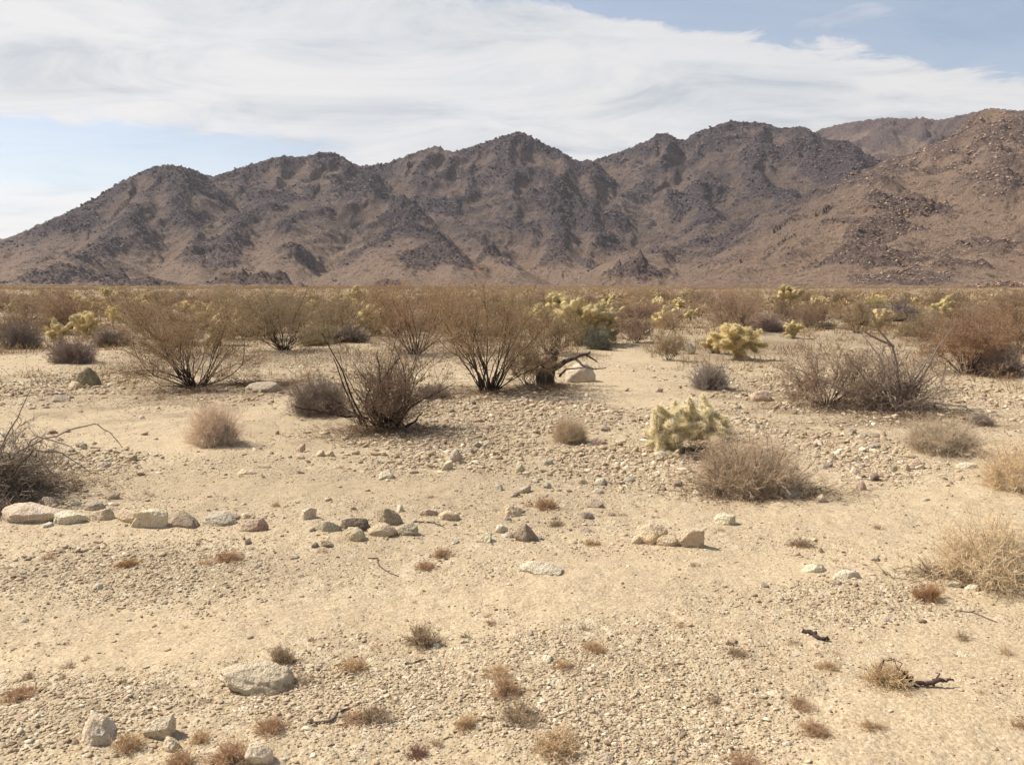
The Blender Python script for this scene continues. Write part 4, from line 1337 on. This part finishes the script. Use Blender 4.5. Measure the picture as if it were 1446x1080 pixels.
STICK = [
    ([(1134, 893, 0), (1148, 897, 0), (1158, 904, 0), (1171, 905, 0)], .012, .008, (0.07, 0.045, 0.036), 'short dark crusty stick lying on the gravel'),
    ([(1342, 864, 0), (1375, 870, 0), (1408, 882, 0)], .004, .003, (0.17, 0.125, 0.095), 'long thin straight stick on the sand near the right edge'),
    ([(438, 1026, 0), (465, 1022, 0), (478, 1010, 0), (490, 1004, 0)], .006, .004, (0.24, 0.175, 0.13), 'thin crooked stick leading up to the tan-rust tuft'),
    ([(572, 934, 0), (590, 931, 0), (600, 928, 0)], .005, .004, (0.50, 0.40, 0.28), 'short pale stick lying on open gravel'),
    ([(520, 785, 0), (535, 787, .004), (533, 797, 0), (548, 806, 0), (562, 812, 0)], .004, .003, (0.16, 0.12, 0.09), 'thin curved twig in front of the cluster of rounded rocks'),
    ([(585, 738, 0), (610, 739, 0), (628, 745, 0)], .006, .003, (0.15, 0.11, 0.085), 'bare brown twig beside the greenish rock'),
    ([(430, 575, 0), (470, 585, 0), (500, 590, 0)], .010, .006, (0.15, 0.115, 0.09), 'fallen pole lying below the woolly grey shrub'),
    ([(1000, 975, 0), (1016, 988, .01)], .003, .002, (0.18, 0.13, 0.10), 'two-inch dark twig by the sparse brown sprig'),
    ([(1105, 691, 0), (1122, 684, .05), (1140, 668, .05), (1152, 655, .05)], .008, .004, (0.33, 0.26, 0.19), 'bleached twig leaning out of the dome-shaped dry shrub'),
]
for (ln, r0, r1, c, lab) in STICK:
    pts = []
    for (px, py, dz_) in ln:
        p, t = at(px, py)
        pts.append([p[0], p[1], p[2] + r0 * .7 + dz_])
    pts = np.array(pts)
    o0 = pts[0].copy()
    tt = np.linspace(0, len(pts) - 1, 14)
    i = np.minimum(tt.astype(int), len(pts) - 2)
    f = (tt - i)[:, None]
    P = (pts[i] * (1 - f) + pts[i + 1] * f) - o0 + np.random.default_rng(int(r0 * 1e4)).normal(size=(14, 3)) * r0 * .35
    bb = Build()
    bb.tubes(P[None], np.linspace(r0, r1, 14)[None], 8)
    o = mk('stick', bb.mesh('stick', True), m_dead, None, c)
    o.location = o0
    tag(o, lab, 'stick')

# ------------------------------------------------------------------ rocks
def ico(sub):
    bm = bmesh.new()
    bmesh.ops.create_icosphere(bm, subdivisions=sub, radius=1)
    v_ = np.array([v.co[:] for v in bm.verts])
    f_ = np.array([[v.index for v in f.verts] for f in bm.faces])
    bm.free()
    return v_, f_


ICO = {k: ico(k) for k in (1, 2, 3, 5)}


def rock_shape(seed, sub, planes=11, soft=26., rough=.03, rnd=0.35, boxy=False):
    """convex broken stone: the inside of a set of planes, edges a little worn, half size 1 on each axis"""
    rng = np.random.default_rng(seed)
    v_, f_ = ICO[sub]
    n = norm(rng.normal(size=(planes, 3)) * np.array([1, 1, 1.0]))
    ax = np.eye(3) if boxy else np.linalg.qr(rng.normal(size=(3, 3)))[0]
    n = np.concatenate([n, ax, -ax])
    dist = np.concatenate([rng.uniform(.55, .95, planes), rng.uniform(.78, 1.0, 6)])
    c = np.maximum(v_ @ n.T, 1e-3) / dist
    inv = np.log(np.exp(soft * (c - c.max(1, keepdims=True))).sum(1)) / soft + c.max(1)
    r = 1 / inv
    r = r * (1 - rnd) + rnd * r.mean()
    if rough:
        o_ = rng.uniform(0, 50, 3)
        p = v_ * 1.7
        nz = fbm(p[:, 0] + o_[0] + p[:, 2] * .7, p[:, 1] + o_[1] - p[:, 2] * .6, 4, 601, .55) + .5 * fbm(p[:, 2] * 2 + o_[2], p[:, 0] * 1.3 + p[:, 1], 3, 631)
        r = r * (1 + rough * nz)
        if sub > 3:
            r = r * (1 + .35 * rough * ridged(p[:, 0] * 3 + o_[1] + p[:, 2] * 1.9, p[:, 1] * 3 - p[:, 2] * 2.1 + o_[2], 3, 661, .6))
    V = v_ * r[:, None]
    V = V / np.abs(V).max(0)
    return V, f_


PT, GY, WH, DK, PK, GN = (0.56, 0.465, 0.33), (0.36, 0.315, 0.25), (0.66, 0.59, 0.46), (0.15, 0.118, 0.098), (0.44, 0.335, 0.26), (0.37, 0.35, 0.26)
ROCKS = [  # px, base row, width px, height px, colour, roundness, tilt, label
    (28, 742, 110, 32, (0.58, 0.50, 0.39), .35, 0, 'largest pale flat rock at the left end of the row, under the brush heap'), (92, 744, 50, 22, WH, .3, 6, 'low pale rock leaning on the largest flat rock'),
    (140, 740, 44, 20, PT, .2, 18, 'tilted wedge rock between the low pale rock and the angular block'), (178, 742, 36, 22, PT, .25, -8, 'squarish tan rock touching the angular pale block'),
    (210, 748, 56, 28, (0.66, 0.56, 0.40), .12, 4, 'bright angular pale block in the middle of the row of rocks'), (256, 748, 48, 26, (0.24, 0.195, 0.15), .3, 3, 'dark brown rough rock next to the bright angular block'),
    (305, 746, 62, 24, (0.43, 0.395, 0.315), .35, -4, 'grey-green long rock between the dark rough rock and the pinkish one'), (358, 755, 52, 24, PK, .15, -8, 'pinkish flat-topped rock at the right end of the row'),
    (347, 736, 34, 12, PT, .3, 0, 'thin tan slab lying behind the pinkish flat-topped rock'), (132, 722, 34, 16, GY, .3, 0, 'small grey rock behind the tilted wedge'),
    (62, 716, 40, 16, GY, .3, 0, 'grey rock at the back of the largest flat rock'), (80, 742, 26, 18, WH, .2, 20, 'white shard standing against the largest flat rock'),
    (432, 740, 30, 20, (0.62, 0.56, 0.43), .12, 25, 'pale thin slab tilted up on its edge'), (458, 756, 42, 18, GN, .2, -5, 'flat wedge-shaped greenish rock beside the dark hollow rock'),
    (500, 752, 46, 22, (0.12, 0.095, 0.082), .35, 0, 'almost black rounded rock in the cluster'), (498, 766, 34, 22, (0.53, 0.46, 0.31), .75, 0, 'smooth rounded yellowish cobble in front of the black rock'),
    (548, 745, 38, 26, (0.32, 0.27, 0.19), .5, 0, 'brown rounded rock at the top of the cluster'), (538, 760, 44, 20, (0.50, 0.42, 0.29), .6, 0, 'long rounded tan cobble under the brown rock'),
    (573, 759, 36, 20, (0.36, 0.345, 0.26), .55, -6, 'greenish oval cobble at the right end of the cluster'), (565, 726, 14, 12, WH, .1, 12, 'small white chip standing behind the cluster'),
    (461, 776, 22, 12, (0.28, 0.215, 0.16), .15, 0, 'small dark pointed stone in front of the cluster'), (632, 736, 38, 16, PT, .45, 0, 'low tan rock by a bare twig right of the cluster'),
    (606, 730, 30, 12, PK, .4, 0, 'low pinkish stone next to the low tan rock'), (686, 770, 32, 16, (0.55, 0.52, 0.38), .08, -12, 'flat pale greenish slab lying alone in the gravel'),
    (743, 768, 38, 28, (0.25, 0.20, 0.155), .12, 8, 'dark pointed rock with one pale face'), (722, 732, 32, 18, PT, .4, 0, 'pale rounded rock behind the dark pointed rock'),
    (706, 754, 22, 14, WH, .25, 8, 'white small rock touching flat slab and pointed rock'), (716, 760, 22, 12, WH, .25, -8, 'white stone just left of the dark pointed rock'),
    (924, 774, 52, 32, (0.60, 0.50, 0.345), .25, 5, 'largest sandy boulder of the pair on the track edge'), (945, 776, 38, 18, (0.58, 0.48, 0.33), .2, -6, 'low sandy rock leaning on the pale boulder'),
    (903, 770, 22, 18, PT, .3, 0, 'small sandy rock at the left of the pale boulder'), (975, 777, 42, 29, (0.50, 0.41, 0.285), .08, 0, 'box-shaped rock with a shaded flat front'),
    (1026, 741, 32, 18, (0.64, 0.56, 0.40), .5, 0, 'small pale rock past the box-shaped rock'), (843, 718, 34, 14, (0.32, 0.25, 0.20), .1, -6, 'brown wedge rock with pale left side'),
    (862, 728, 16, 10, PK, .2, 0, 'small brown stone below the wedge rock'), (768, 816, 74, 19, (0.56, 0.51, 0.40), .25, 0, 'long flat grey-white rock sunk in the sandy track'),
    (1124, 708, 36, 17, (0.34, 0.305, 0.26), .35, -12, 'grey oval rock lying at the shaded foot of the straw dome'), (1160, 712, 20, 12, PT, .3, 0, 'pale tan stone right of the grey oval rock'),
    (1218, 693, 20, 17, PK, .15, 0, 'pinkish block at the lower end of the pale stones'), (1237, 681, 18, 14, (0.085, 0.065, 0.058), .2, 0, 'black little rock by the pinkish block'),
    (1208, 672, 18, 12, WH, .3, 0, 'white stone above the pinkish block'), (1160, 662, 22, 10, WH, .3, 0, 'pale flat stone right of the bleached twig'),
    (355, 986, 124, 50, (0.53, 0.465, 0.345), .30, 3, 'big rough half-buried rock right of the pale bottom rocks'), (132, 1056, 76, 44, (0.60, 0.535, 0.43), .12, 4, 'largest pale rock at the bottom with a shaded lower face'),
    (222, 1044, 46, 40, (0.60, 0.53, 0.40), .15, 22, 'tilted white slab between the two bottom rocks'), (238, 1061, 38, 26, (0.62, 0.53, 0.385), .15, 10, 'small flat pale rock in front of the tilted slab'),
    (362, 1086, 44, 30, (0.60, 0.53, 0.40), .5, 0, 'half-seen pale rock at the bottom edge'), (1196, 820, 46, 17, (0.55, 0.51, 0.42), .2, 0, 'low whitish rock with a jagged top on the sandy stretch'),
    (1183, 828, 24, 10, GY, .25, 0, 'grey flat stone in front of the low whitish rock'), (1155, 808, 40, 16, (0.64, 0.58, 0.43), .5, 0, 'blurred pale low rock left of the whitish jagged one'),
    (1410, 831, 40, 12, WH, .2, 0, 'white flat ledge stone under the pale feathery shrub'), (1442, 834, 34, 12, WH, .2, 0, 'white ledge stone at the right edge'), (1352, 832, 28, 13, WH, .25, 0, 'white stone left of the ledge stones'),
    (1376, 838, 24, 12, WH, .25, 0, 'white chip between the ledge stones'), (120, 549, 38, 28, (0.13, 0.125, 0.075), .45, 0, 'dark mossy boulder on pale sand by the litter'), (104, 549, 26, 10, PT, .2, 0, 'flat tan stone left of the mossy boulder'),
    (80, 568, 34, 12, GY, .3, 0, 'grey flat rock in front of the mossy boulder'), (368, 557, 54, 16, (0.38, 0.325, 0.255), .55, 0, 'long grey rock like a log at the foot of the dead branches'),
    (424, 639, 18, 14, PK, .15, 0, 'squarish small rock in front of the dark creosote'), (452, 647, 14, 11, PT, .15, 0, 'left of two small blocks lying side by side'), (466, 647, 14, 10, PT, .15, 0, 'right of two small blocks lying side by side'),
    (545, 677, 22, 13, WH, .35, 0, 'pale cobble in the middle of bare gravel'), (633, 668, 20, 16, (0.56, 0.50, 0.37), .15, 15, 'whitish chunk leaning on a grey rock'), (641, 654, 22, 20, (0.42, 0.37, 0.30), .2, 10, 'grey rock pile top behind the whitish chunk'),
    (660, 640, 18, 10, GY, .2, 0, 'dark-hollowed stone right of the grey rock'), (732, 671, 18, 20, (0.50, 0.46, 0.32), .12, 10, 'upright pointed pale stone'), (848, 685, 18, 12, WH, .3, 0, 'upper white stone of the pair on the gravel'),
    (845, 698, 18, 10, WH, .3, 0, 'lower white stone of the pair on the gravel'), (822, 684, 18, 10, PT, .3, 0, 'tan stone left of the white pair'), (374, 664, 22, 7, (0.58, 0.50, 0.34), .4, 0, 'flat disc-like pale stone left of the two blocks'),
    (345, 674, 32, 7, PT, .4, 0, 'flat buried tan stone beside the disc-like one'), (985, 700, 14, 10, WH, .2, 0, 'white stone at the left foot of the straw dome'), (135, 834, 16, 11, WH, .2, 15, 'white shard on the pebbly ground at left'),
    (105, 855, 12, 7, WH, .2, 0, 'small white pebble below the white shard'), (819, 542, 48, 28, (0.56, 0.49, 0.38), .55, 0, 'pale round boulder behind the stump limb'), (969, 502, 30, 18, (0.56, 0.49, 0.36), .45, 0, 'half-buried boulder by the small vase-shaped creosote'),
    (1052, 509, 26, 9, PT, .3, 0, 'pale slab under the cholla with a brown trunk'), (1076, 568, 34, 16, PK, .3, 0, 'pale pinkish rock pile on the stony rise'), (1220, 621, 24, 9, WH, .3, 0, 'white stone above the leaning straw shrub'),
    (1280, 668, 18, 12, PT, .2, 0, 'tan stone at the edge of the sand, under the straw shrub'), (1296, 664, 20, 18, PK, .2, 0, 'brownish pointed rock by the tan stone'), (1372, 661, 38, 9, WH, .3, 0, 'long white stone left of the straw shrub at the edge'),
    (935, 646, 26, 9, WH, .3, 0, 'flat white stone at the foot of the fuzzy cholla'), (845, 628, 24, 12, PK, .35, 0, 'tan rock in the shade of the little straw-tipped shrub'), (930, 555, 14, 7, PK, .2, 0, 'brown stone in the sandy gap'),
    (1028, 1000, 16, 6, GY, .2, 0, 'grey splinter near the sparse sprig'), (655, 906, 22, 9, WH, .2, 0, 'white stone by the small dark tuft'), (648, 917, 20, 7, WH, .2, 0, 'second white stone nearer than the one by the dark tuft'),
    (420, 968, 18, 9, WH, .4, 0, 'white pebble by the tuft at the big half-buried rock'), (678, 1028, 14, 9, WH, .2, 0, 'white cube-like pebble right of the round tan tuft'), (857, 1078, 30, 15, GY, .3, 0, 'grey rock at the bottom edge in the gravel'),
    (775, 940, 22, 13, WH, .3, 0, 'white stone left of the tan tuft in the gravel'), (1032, 912, 26, 14, PT, .3, 0, 'pale stone behind the grey-brown tuft'), (1086, 908, 14, 6, WH, .3, 0, 'white chip right of the pale stone with a tuft'),
    (50, 960, 36, 12, PT, .2, 8, 'pale slanting slab beside the orange-red tuft'), (275, 975, 24, 10, PT, .2, -8, 'thin pale chip left of the big half-buried rock'), (28, 1026, 42, 9, PK, .3, 0, 'low brown half-buried stone at lower left'),
    (205, 985, 34, 10, PT, .3, 0, 'flat pale chips heap above the tilted slab'), (1360, 930, 26, 12, WH, .3, 0, 'white stone on the sand near the long thin stick'),
]
for i, (px, py, wpx, hpx, c, rnd, tilt, lab) in enumerate(ROCKS):
    loc, k = put(px, py - hpx * 0.10)
    dn = math.atan((py - HOR) / F)
    w = wpx * k * 1.0
    D = w * (.72 if hpx > wpx * .5 else .60)
    h = max(.24 * w, (hpx * k * 1.12 - D * math.sin(dn) * .7) / math.cos(dn))
    h *= 1.18 if 'bottom' in lab and 'buried' not in lab else 1.02
    V, f_ = rock_shape(1000 + i * 7, 5 if wpx > 20 else 3, 5 + i % 4 + int(rnd * 20), 80 - 60 * rnd, 0.075 + .02 * (wpx > 60), rnd * .75, 'box' in lab)
    sunk = 0.36
    a = math.radians(tilt)
    V = V * np.array([w / 2, D / 2, h / 2 / (1 - sunk)])
    Rr = np.array([[math.cos(a), 0, math.sin(a)], [0, 1, 0], [-math.sin(a), 0, math.cos(a)]])
    V = V @ Rr.T
    V[:, 2] += -V[:, 2].min() - sunk * (V[:, 2].max() - V[:, 2].min())
    big = wpx > 40
    o = mk('boulder' if big else 'rock', mesh_np('rock', V, [f_], True), m_rock, None, (min(.82, 1.32 * c[0]), min(.76, 1.23 * c[1]), 1.14 * c[2]))
    o.location = (loc[0], loc[1] + D * .42, loc[2])
    o.rotation_euler = (0, 0, (i * 1.7) % .5 - .25)
    tag(o, lab, 'rock', 'rocks')

# 150 more small loose stones, all of a kind
rng = np.random.default_rng(5)
SMALL = [mesh_np('stone', rock_shape(3000 + i, 3, 6, 60, .07, .08)[0], [ICO[3][1]], False) for i in range(14)]
for me in SMALL:
    me.materials.append(m_rock)
STONE_COL = [PT, PT, WH, GY, PK, (0.50, 0.41, 0.29), (0.58, 0.49, 0.35), (0.27, 0.21, 0.165)]
bands = [(560, 760, 620, 40), (620, 980, 640, 60), (1130, 1260, 640, 30), (30, 180, 560, 25), (60, 190, 640, 20), (30, 560, 760, 60), (640, 900, 730, 50), (1080, 1400, 850, 40), (0, 1446, 800, 240), (0, 1446, 960, 120), (380, 700, 560, 40), (1020, 1120, 580, 30), (1200, 1420, 590, 40)]
cnt = 0
while cnt < 190:
    x0, x1, yc, dy_ = bands[rng.integers(len(bands))]
    px, py = rng.uniform(x0, x1), yc + rng.uniform(-dy_, dy_)
    if py > 1085:
        continue
    loc, k = put(px, py)
    s = rng.uniform(9, 22) * k * (1.0 if py < 760 else 0.75)
    if s > 0.14:
        continue
    o = mk('stone', SMALL[cnt % 14], None, None, STONE_COL[rng.integers(len(STONE_COL))])
    o.scale = (s / 2, s / 2 * rng.uniform(.6, 1), s / 2 * rng.uniform(.45, .8))
    o.location = (loc[0], loc[1], loc[2] + o.scale[2] * .45)
    o.rotation_euler = (rng.uniform(-.3, .3), rng.uniform(-.3, .3), rng.uniform(0, 6.28))
    tag(o, 'small loose angular stone among the scattered gravel, one of many alike', 'stone', 'small loose stones')
    cnt += 1

# gravel: uncountable, one object
rng = np.random.default_rng(6)
temps = [rock_shape(4000 + i, 2, 5, 80, .10, .0) for i in range(14)]
temps = [(t_[0] * np.array([1, .8, .75]), t_[1]) for t_ in temps]
lows = [rock_shape(4100 + i, 1, 4, 90, .14, .0) for i in range(14)]
nG = 330000
r = 2.0 * (26 / 2.0) ** (rng.uniform(0, 1, nG) ** 0.92)
a = np.radians(rng.uniform(-38, 38, nG))
x, y = np.sin(a) * r, np.cos(a) * r
stn = zones(x, y, STONY)
snd = zones(x, y, SAND)
patch = fbm(x / .8, y / .8, 3, 88)
keep = rng.uniform(0, 1, nG) < np.clip(0.36 + 0.60 * stn - 0.33 * snd + .35 * patch, 0.03, 1)
x, y, r, stn = x[keep], y[keep], r[keep], stn[keep]
nG = len(x)
px_m = 1.0 / 850.0 * r
s = np.exp(rng.normal(0, .62, nG)) * 0.0055 * (1 + .30 * stn) * (1 + .75 * sstep(5, 8, r) * stn)
s = np.clip(np.maximum(s, px_m * rng.uniform(.7, 1.3, nG) * (1 + .5 * sstep(5, 8, r) * stn * rng.uniform(0, 1, nG))), .003, .026 + .03 * sstep(4.5, 8, r))
nS = 26000
rs = 4.2 * (19 / 4.2) ** rng.uniform(0, 1, nS)
an = np.radians(rng.uniform(-38, 38, nS))
xs, ys = np.sin(an) * rs, np.cos(an) * rs
ks = rng.uniform(0, 1, nS) < np.clip(.10 + .75 * zones(xs, ys, STONY) - .25 * zones(xs, ys, SAND) + .25 * fbm(xs / 1.1, ys / 1.1, 3, 89), .01, 1)
xs, ys, rs = xs[ks], ys[ks], rs[ks]
x, y, r = np.append(x, xs), np.append(y, ys), np.append(r, rs)
s = np.append(s, np.clip(np.exp(rng.normal(0, .4, len(rs))) * rs * .0052, .014, .095) * (.6 + .4 * sstep(5, 8, rs)))
nG, px_m = len(x), r / 850.0
z = ground_z(x, y)
b = Build()
pick = rng.integers(0, 14, nG)
for i in range(28):
    tv, tf = (temps if i < 14 else lows)[i % 14]
    big_ = s / px_m > 3.2
    m = np.nonzero((pick == i % 14) & (big_ if i < 14 else ~big_))[0]
    sc = np.stack([s[m] * rng.uniform(.6, 1.3, len(m)), s[m] * rng.uniform(.6, 1.2, len(m)), s[m] * rng.uniform(.3, .65, len(m))], -1) * .62
    th = rng.uniform(0, 6.28, len(m))
    v0 = tv[None] * sc[:, None, :]
    tl_ = rng.normal(0, .35, (len(m), 1))
    vx, vy, vz = v0[..., 0], v0[..., 1], v0[..., 2]
    vx, vz = vx * np.cos(tl_) - vz * np.sin(tl_), vx * np.sin(tl_) + vz * np.cos(tl_)
    c_, s_ = np.cos(th)[:, None], np.sin(th)[:, None]
    v1 = np.stack([vx * c_ - vy * s_ + x[m][:, None], vx * s_ + vy * c_ + y[m][:, None], vz + (z[m] + sc[:, 2] * .3)[:, None]], -1)
    b.add(v1.reshape(-1, 3), T=(tf[None] + (np.arange(len(m)) * len(tv))[:, None, None]).reshape(-1, 3))
o = mk('gravel', b.mesh('gravel'), m_gravel)
o['kind'] = 'stuff'

# twig litter under the shrubs: uncountable, one object
rng = np.random.default_rng(8)
nL = 26000
k_ = rng.integers(0, len(LITTER), nL)
Z = np.array(LITTER)[k_]
rad, th = np.abs(rng.normal(0, .62, nL)), rng.uniform(0, 6.28, nL)
x, y = Z[:, 0] + Z[:, 2] * rad * np.cos(th), Z[:, 1] + Z[:, 3] * rad * np.sin(th)
r0 = np.hypot(x, y)
P = grow(np.stack([x, y, ground_z(x, y) + .006], -1), np.stack([rng.normal(size=nL), rng.normal(size=nL), rng.normal(.12, .25, nL)], -1), rng.uniform(.03, .13, nL), 4, rng, .25)
b = Build()
b.tubes(P, taper(nL, 4, .0022, .0012), 3)
o = mk('ground_litter', b.mesh('ground_litter'), m_litter)
o['kind'] = 'stuff'

# ------------------------------------------------------------------ the scrub plain
FC = [two(NARROW, (m_bark, m_leaf), creosote(300 + i, 1.6, 56, 26, 8, 6, 9, .024, .12, .012)) for i in range(5)]
FS = [two(NARROW, (m_twig, m_twig), mound(320 + i, 110, 5, 4, .007, 86)) for i in range(3)]
rng = np.random.default_rng(21)
GAP = [zone(*z) for z in [(905, 520, 60, 45), (60, 506, 110, 14), (1160, 490, 120, 40), (1150, 440, 60, 10), (170, 445, 40, 10), (480, 510, 110, 12)]]
cnt_c = cnt_s = cnt_h = 0
tries = 0
while tries < 16000 and (cnt_c < 230 or cnt_s < 200 or cnt_h < 130):
    tries += 1
    r = 17 + 95 * rng.uniform(0, 1) ** 0.85
    a = math.radians(rng.uniform(-34, 34))
    x, y = math.sin(a) * r, math.cos(a) * r
    u_ = rng.uniform()
    rad = 0.9 if u_ < .5 else .5
    if any((x - ox) ** 2 + (y - oy) ** 2 < (rad * .45 + orr) ** 2 for ox, oy, orr in OCC):
        continue
    if any(((x - g[0]) / g[2]) ** 2 + ((y - g[1]) / g[3]) ** 2 < 1 for g in GAP):
        continue
    px, py = to_pix(x, y, float(macro(x, y)))
    if py > 492 - 0.012 * abs(px - 723) * (px > 723):
        continue
    z = float(land_z(np.array([x]), np.array([y]))[0]) - .01
    if u_ < .46 and cnt_c < 230:
        h = rng.uniform(.6, 1.65)
        t_ = rng.uniform()
        c = tuple(OLIVE[j] * (1 - t_) + RUST[j] * t_ for j in range(3))
        c = dull(c, rng.uniform(1.4, 2.3), .25)
        plant('creosote_bush', FC[cnt_c % 5], (DARKB, c), (x, y, z), rng.uniform(0, 6.28), (h / 1.6 * rng.uniform(.9, 1.25), h / 1.6, h / 1.6), 'brown creosote bush on the scrub plain, one of many alike', 'creosote bush', 'creosotes of the scrub plain')
        cnt_c += 1
    elif u_ < .74 and cnt_s < 200:
        w = rng.uniform(.4, .9)
        c = [(0.30, 0.23, 0.17), (0.38, 0.29, 0.19), (0.52, 0.40, 0.23), (0.26, 0.21, 0.12), (0.44, 0.34, 0.17)][rng.integers(5)]
        plant('dry_shrub', FS[cnt_s % 3], (GREYB, dull(c, 1.05, .2)), (x, y, z), rng.uniform(0, 6.28), (w, w, w * rng.uniform(.7, 1)), 'low dry shrub on the scrub plain, one of many alike', 'shrub', 'shrubs of the scrub plain')
        cnt_s += 1
    elif cnt_h < 130:
        sd = 94 + cnt_h % 3
        e = empty('cholla_cactus', (x, y, z), rng.uniform(0, 6.28), rng.uniform(1.4, 2.6))
        tag(e, 'yellowish cholla on the scrub plain, one of many alike', 'cactus', 'chollas of the scrub plain')
        t_ = rng.uniform()
        mk('trunk', PROTO[('ct', sd)], None, e, OLDS)
        mk('crown', PROTO[('cc', sd)], None, e, (.80 - .2 * t_, .66 - .17 * t_, .34 - .06 * t_))
        cnt_h += 1
    else:
        continue
    OCC.append((x, y, rad * .55))

# straw and low dead growth between the bushes: uncountable, one object
rng = np.random.default_rng(23)
nT = 15000
r = 15.5 + 95 * rng.uniform(0, 1, nT) ** .8
a = np.radians(rng.uniform(-38, 38, nT))
x, y = np.sin(a) * r, np.cos(a) * r
keep = (rng.uniform(0, 1, nT) < np.clip(.55 + .7 * fbm(x / 4, y / 4, 2, 95), .05, 1)) & (zones(x, y, SAND) < .4)
x, y, r = x[keep], y[keep], r[keep]
nT, m = len(x), 12
i = np.repeat(np.arange(nT), m)
hs = rng.uniform(.08, .36, nT)
st0 = np.stack([x, y, ground_z(x, y) - .01], -1)[i] + rng.normal(size=(nT * m, 3)) * np.array([.12, .12, 0]) * (hs[i] * 5)[:, None]
P = grow(st0, np.stack([rng.normal(0, .6, nT * m), rng.normal(0, .6, nT * m), np.ones(nT * m)], -1), hs[i] * rng.uniform(.5, 1.1, nT * m), 3, rng, .3)
b = Build()
wd = np.maximum(.003, r[i] / 850 * .22)
b.tubes(P, wd[:, None] * np.array([[1, .8, .4]]), 3)
m_straw = leaf_mat('straw_growth', 0.5, False, (0.42, 0.30, 0.165), 0.3)
o = mk('low_dry_growth', b.mesh('low_dry_growth'), m_straw)
o['kind'] = 'stuff'

# beyond that the scrub reads as one mass
rng = np.random.default_rng(22)
nF = 24000
r = np.sqrt(rng.uniform(60.0 ** 2, 860.0 ** 2, nF))
a = np.radians(rng.uniform(-42, 42, nF))
x, y = np.sin(a) * r, np.cos(a) * r
keep = rng.uniform(0, 1, nF) < np.clip(.80 + .5 * fbm(x / 40, y / 40, 3, 91), 0, 1)
x, y, r = x[keep], y[keep], r[keep]
nF = len(x)
z = land_z(x, y)
hs = rng.uniform(.4, 1.25, nF)
m = 36
i = np.repeat(np.arange(nF), m)
d = norm(rng.normal(size=(nF * m, 3)))
d[:, 2] = np.abs(d[:, 2])
q_ = rng.uniform(.45, 1, (nF * m, 1)) ** .5
pos = np.stack([x, y, z], -1)[i] + d * q_ * hs[i][:, None] * np.array([.9, .9, .95])
b = Build()
b.leaves(pos, .26, .12, rng, 1.2)
o = mk('distant_scrub', b.mesh('distant_scrub'), m_scrub)
o['kind'] = 'stuff'

# ------------------------------------------------------------------ air: one even box of thin haze round everything
bm = bmesh.new()
bmesh.ops.create_cube(bm, size=1)
bmesh.ops.scale(bm, vec=(15000, 15000, 800), verts=bm.verts)
bmesh.ops.translate(bm, vec=(0, 0, 400 - 4.0), verts=bm.verts)
me = bpy.data.meshes.new('haze')
bm.to_mesh(me)
bm.free()
m_haze = bpy.data.materials.new('haze')
m_haze.use_nodes = True
nt = m_haze.node_tree
nt.nodes.clear()
out = N(nt, 'ShaderNodeOutputMaterial')
pv = N(nt, 'ShaderNodeVolumePrincipled')
pv.inputs['Color'].default_value = (0.90, 0.88, 0.93, 1)
pv.inputs['Density'].default_value = HAZE
pv.inputs['Anisotropy'].default_value = 0.3
nt.links.new(pv.outputs[0], out.inputs['Volume'])
o = mk('haze', me, m_haze)
o['kind'] = 'stuff'
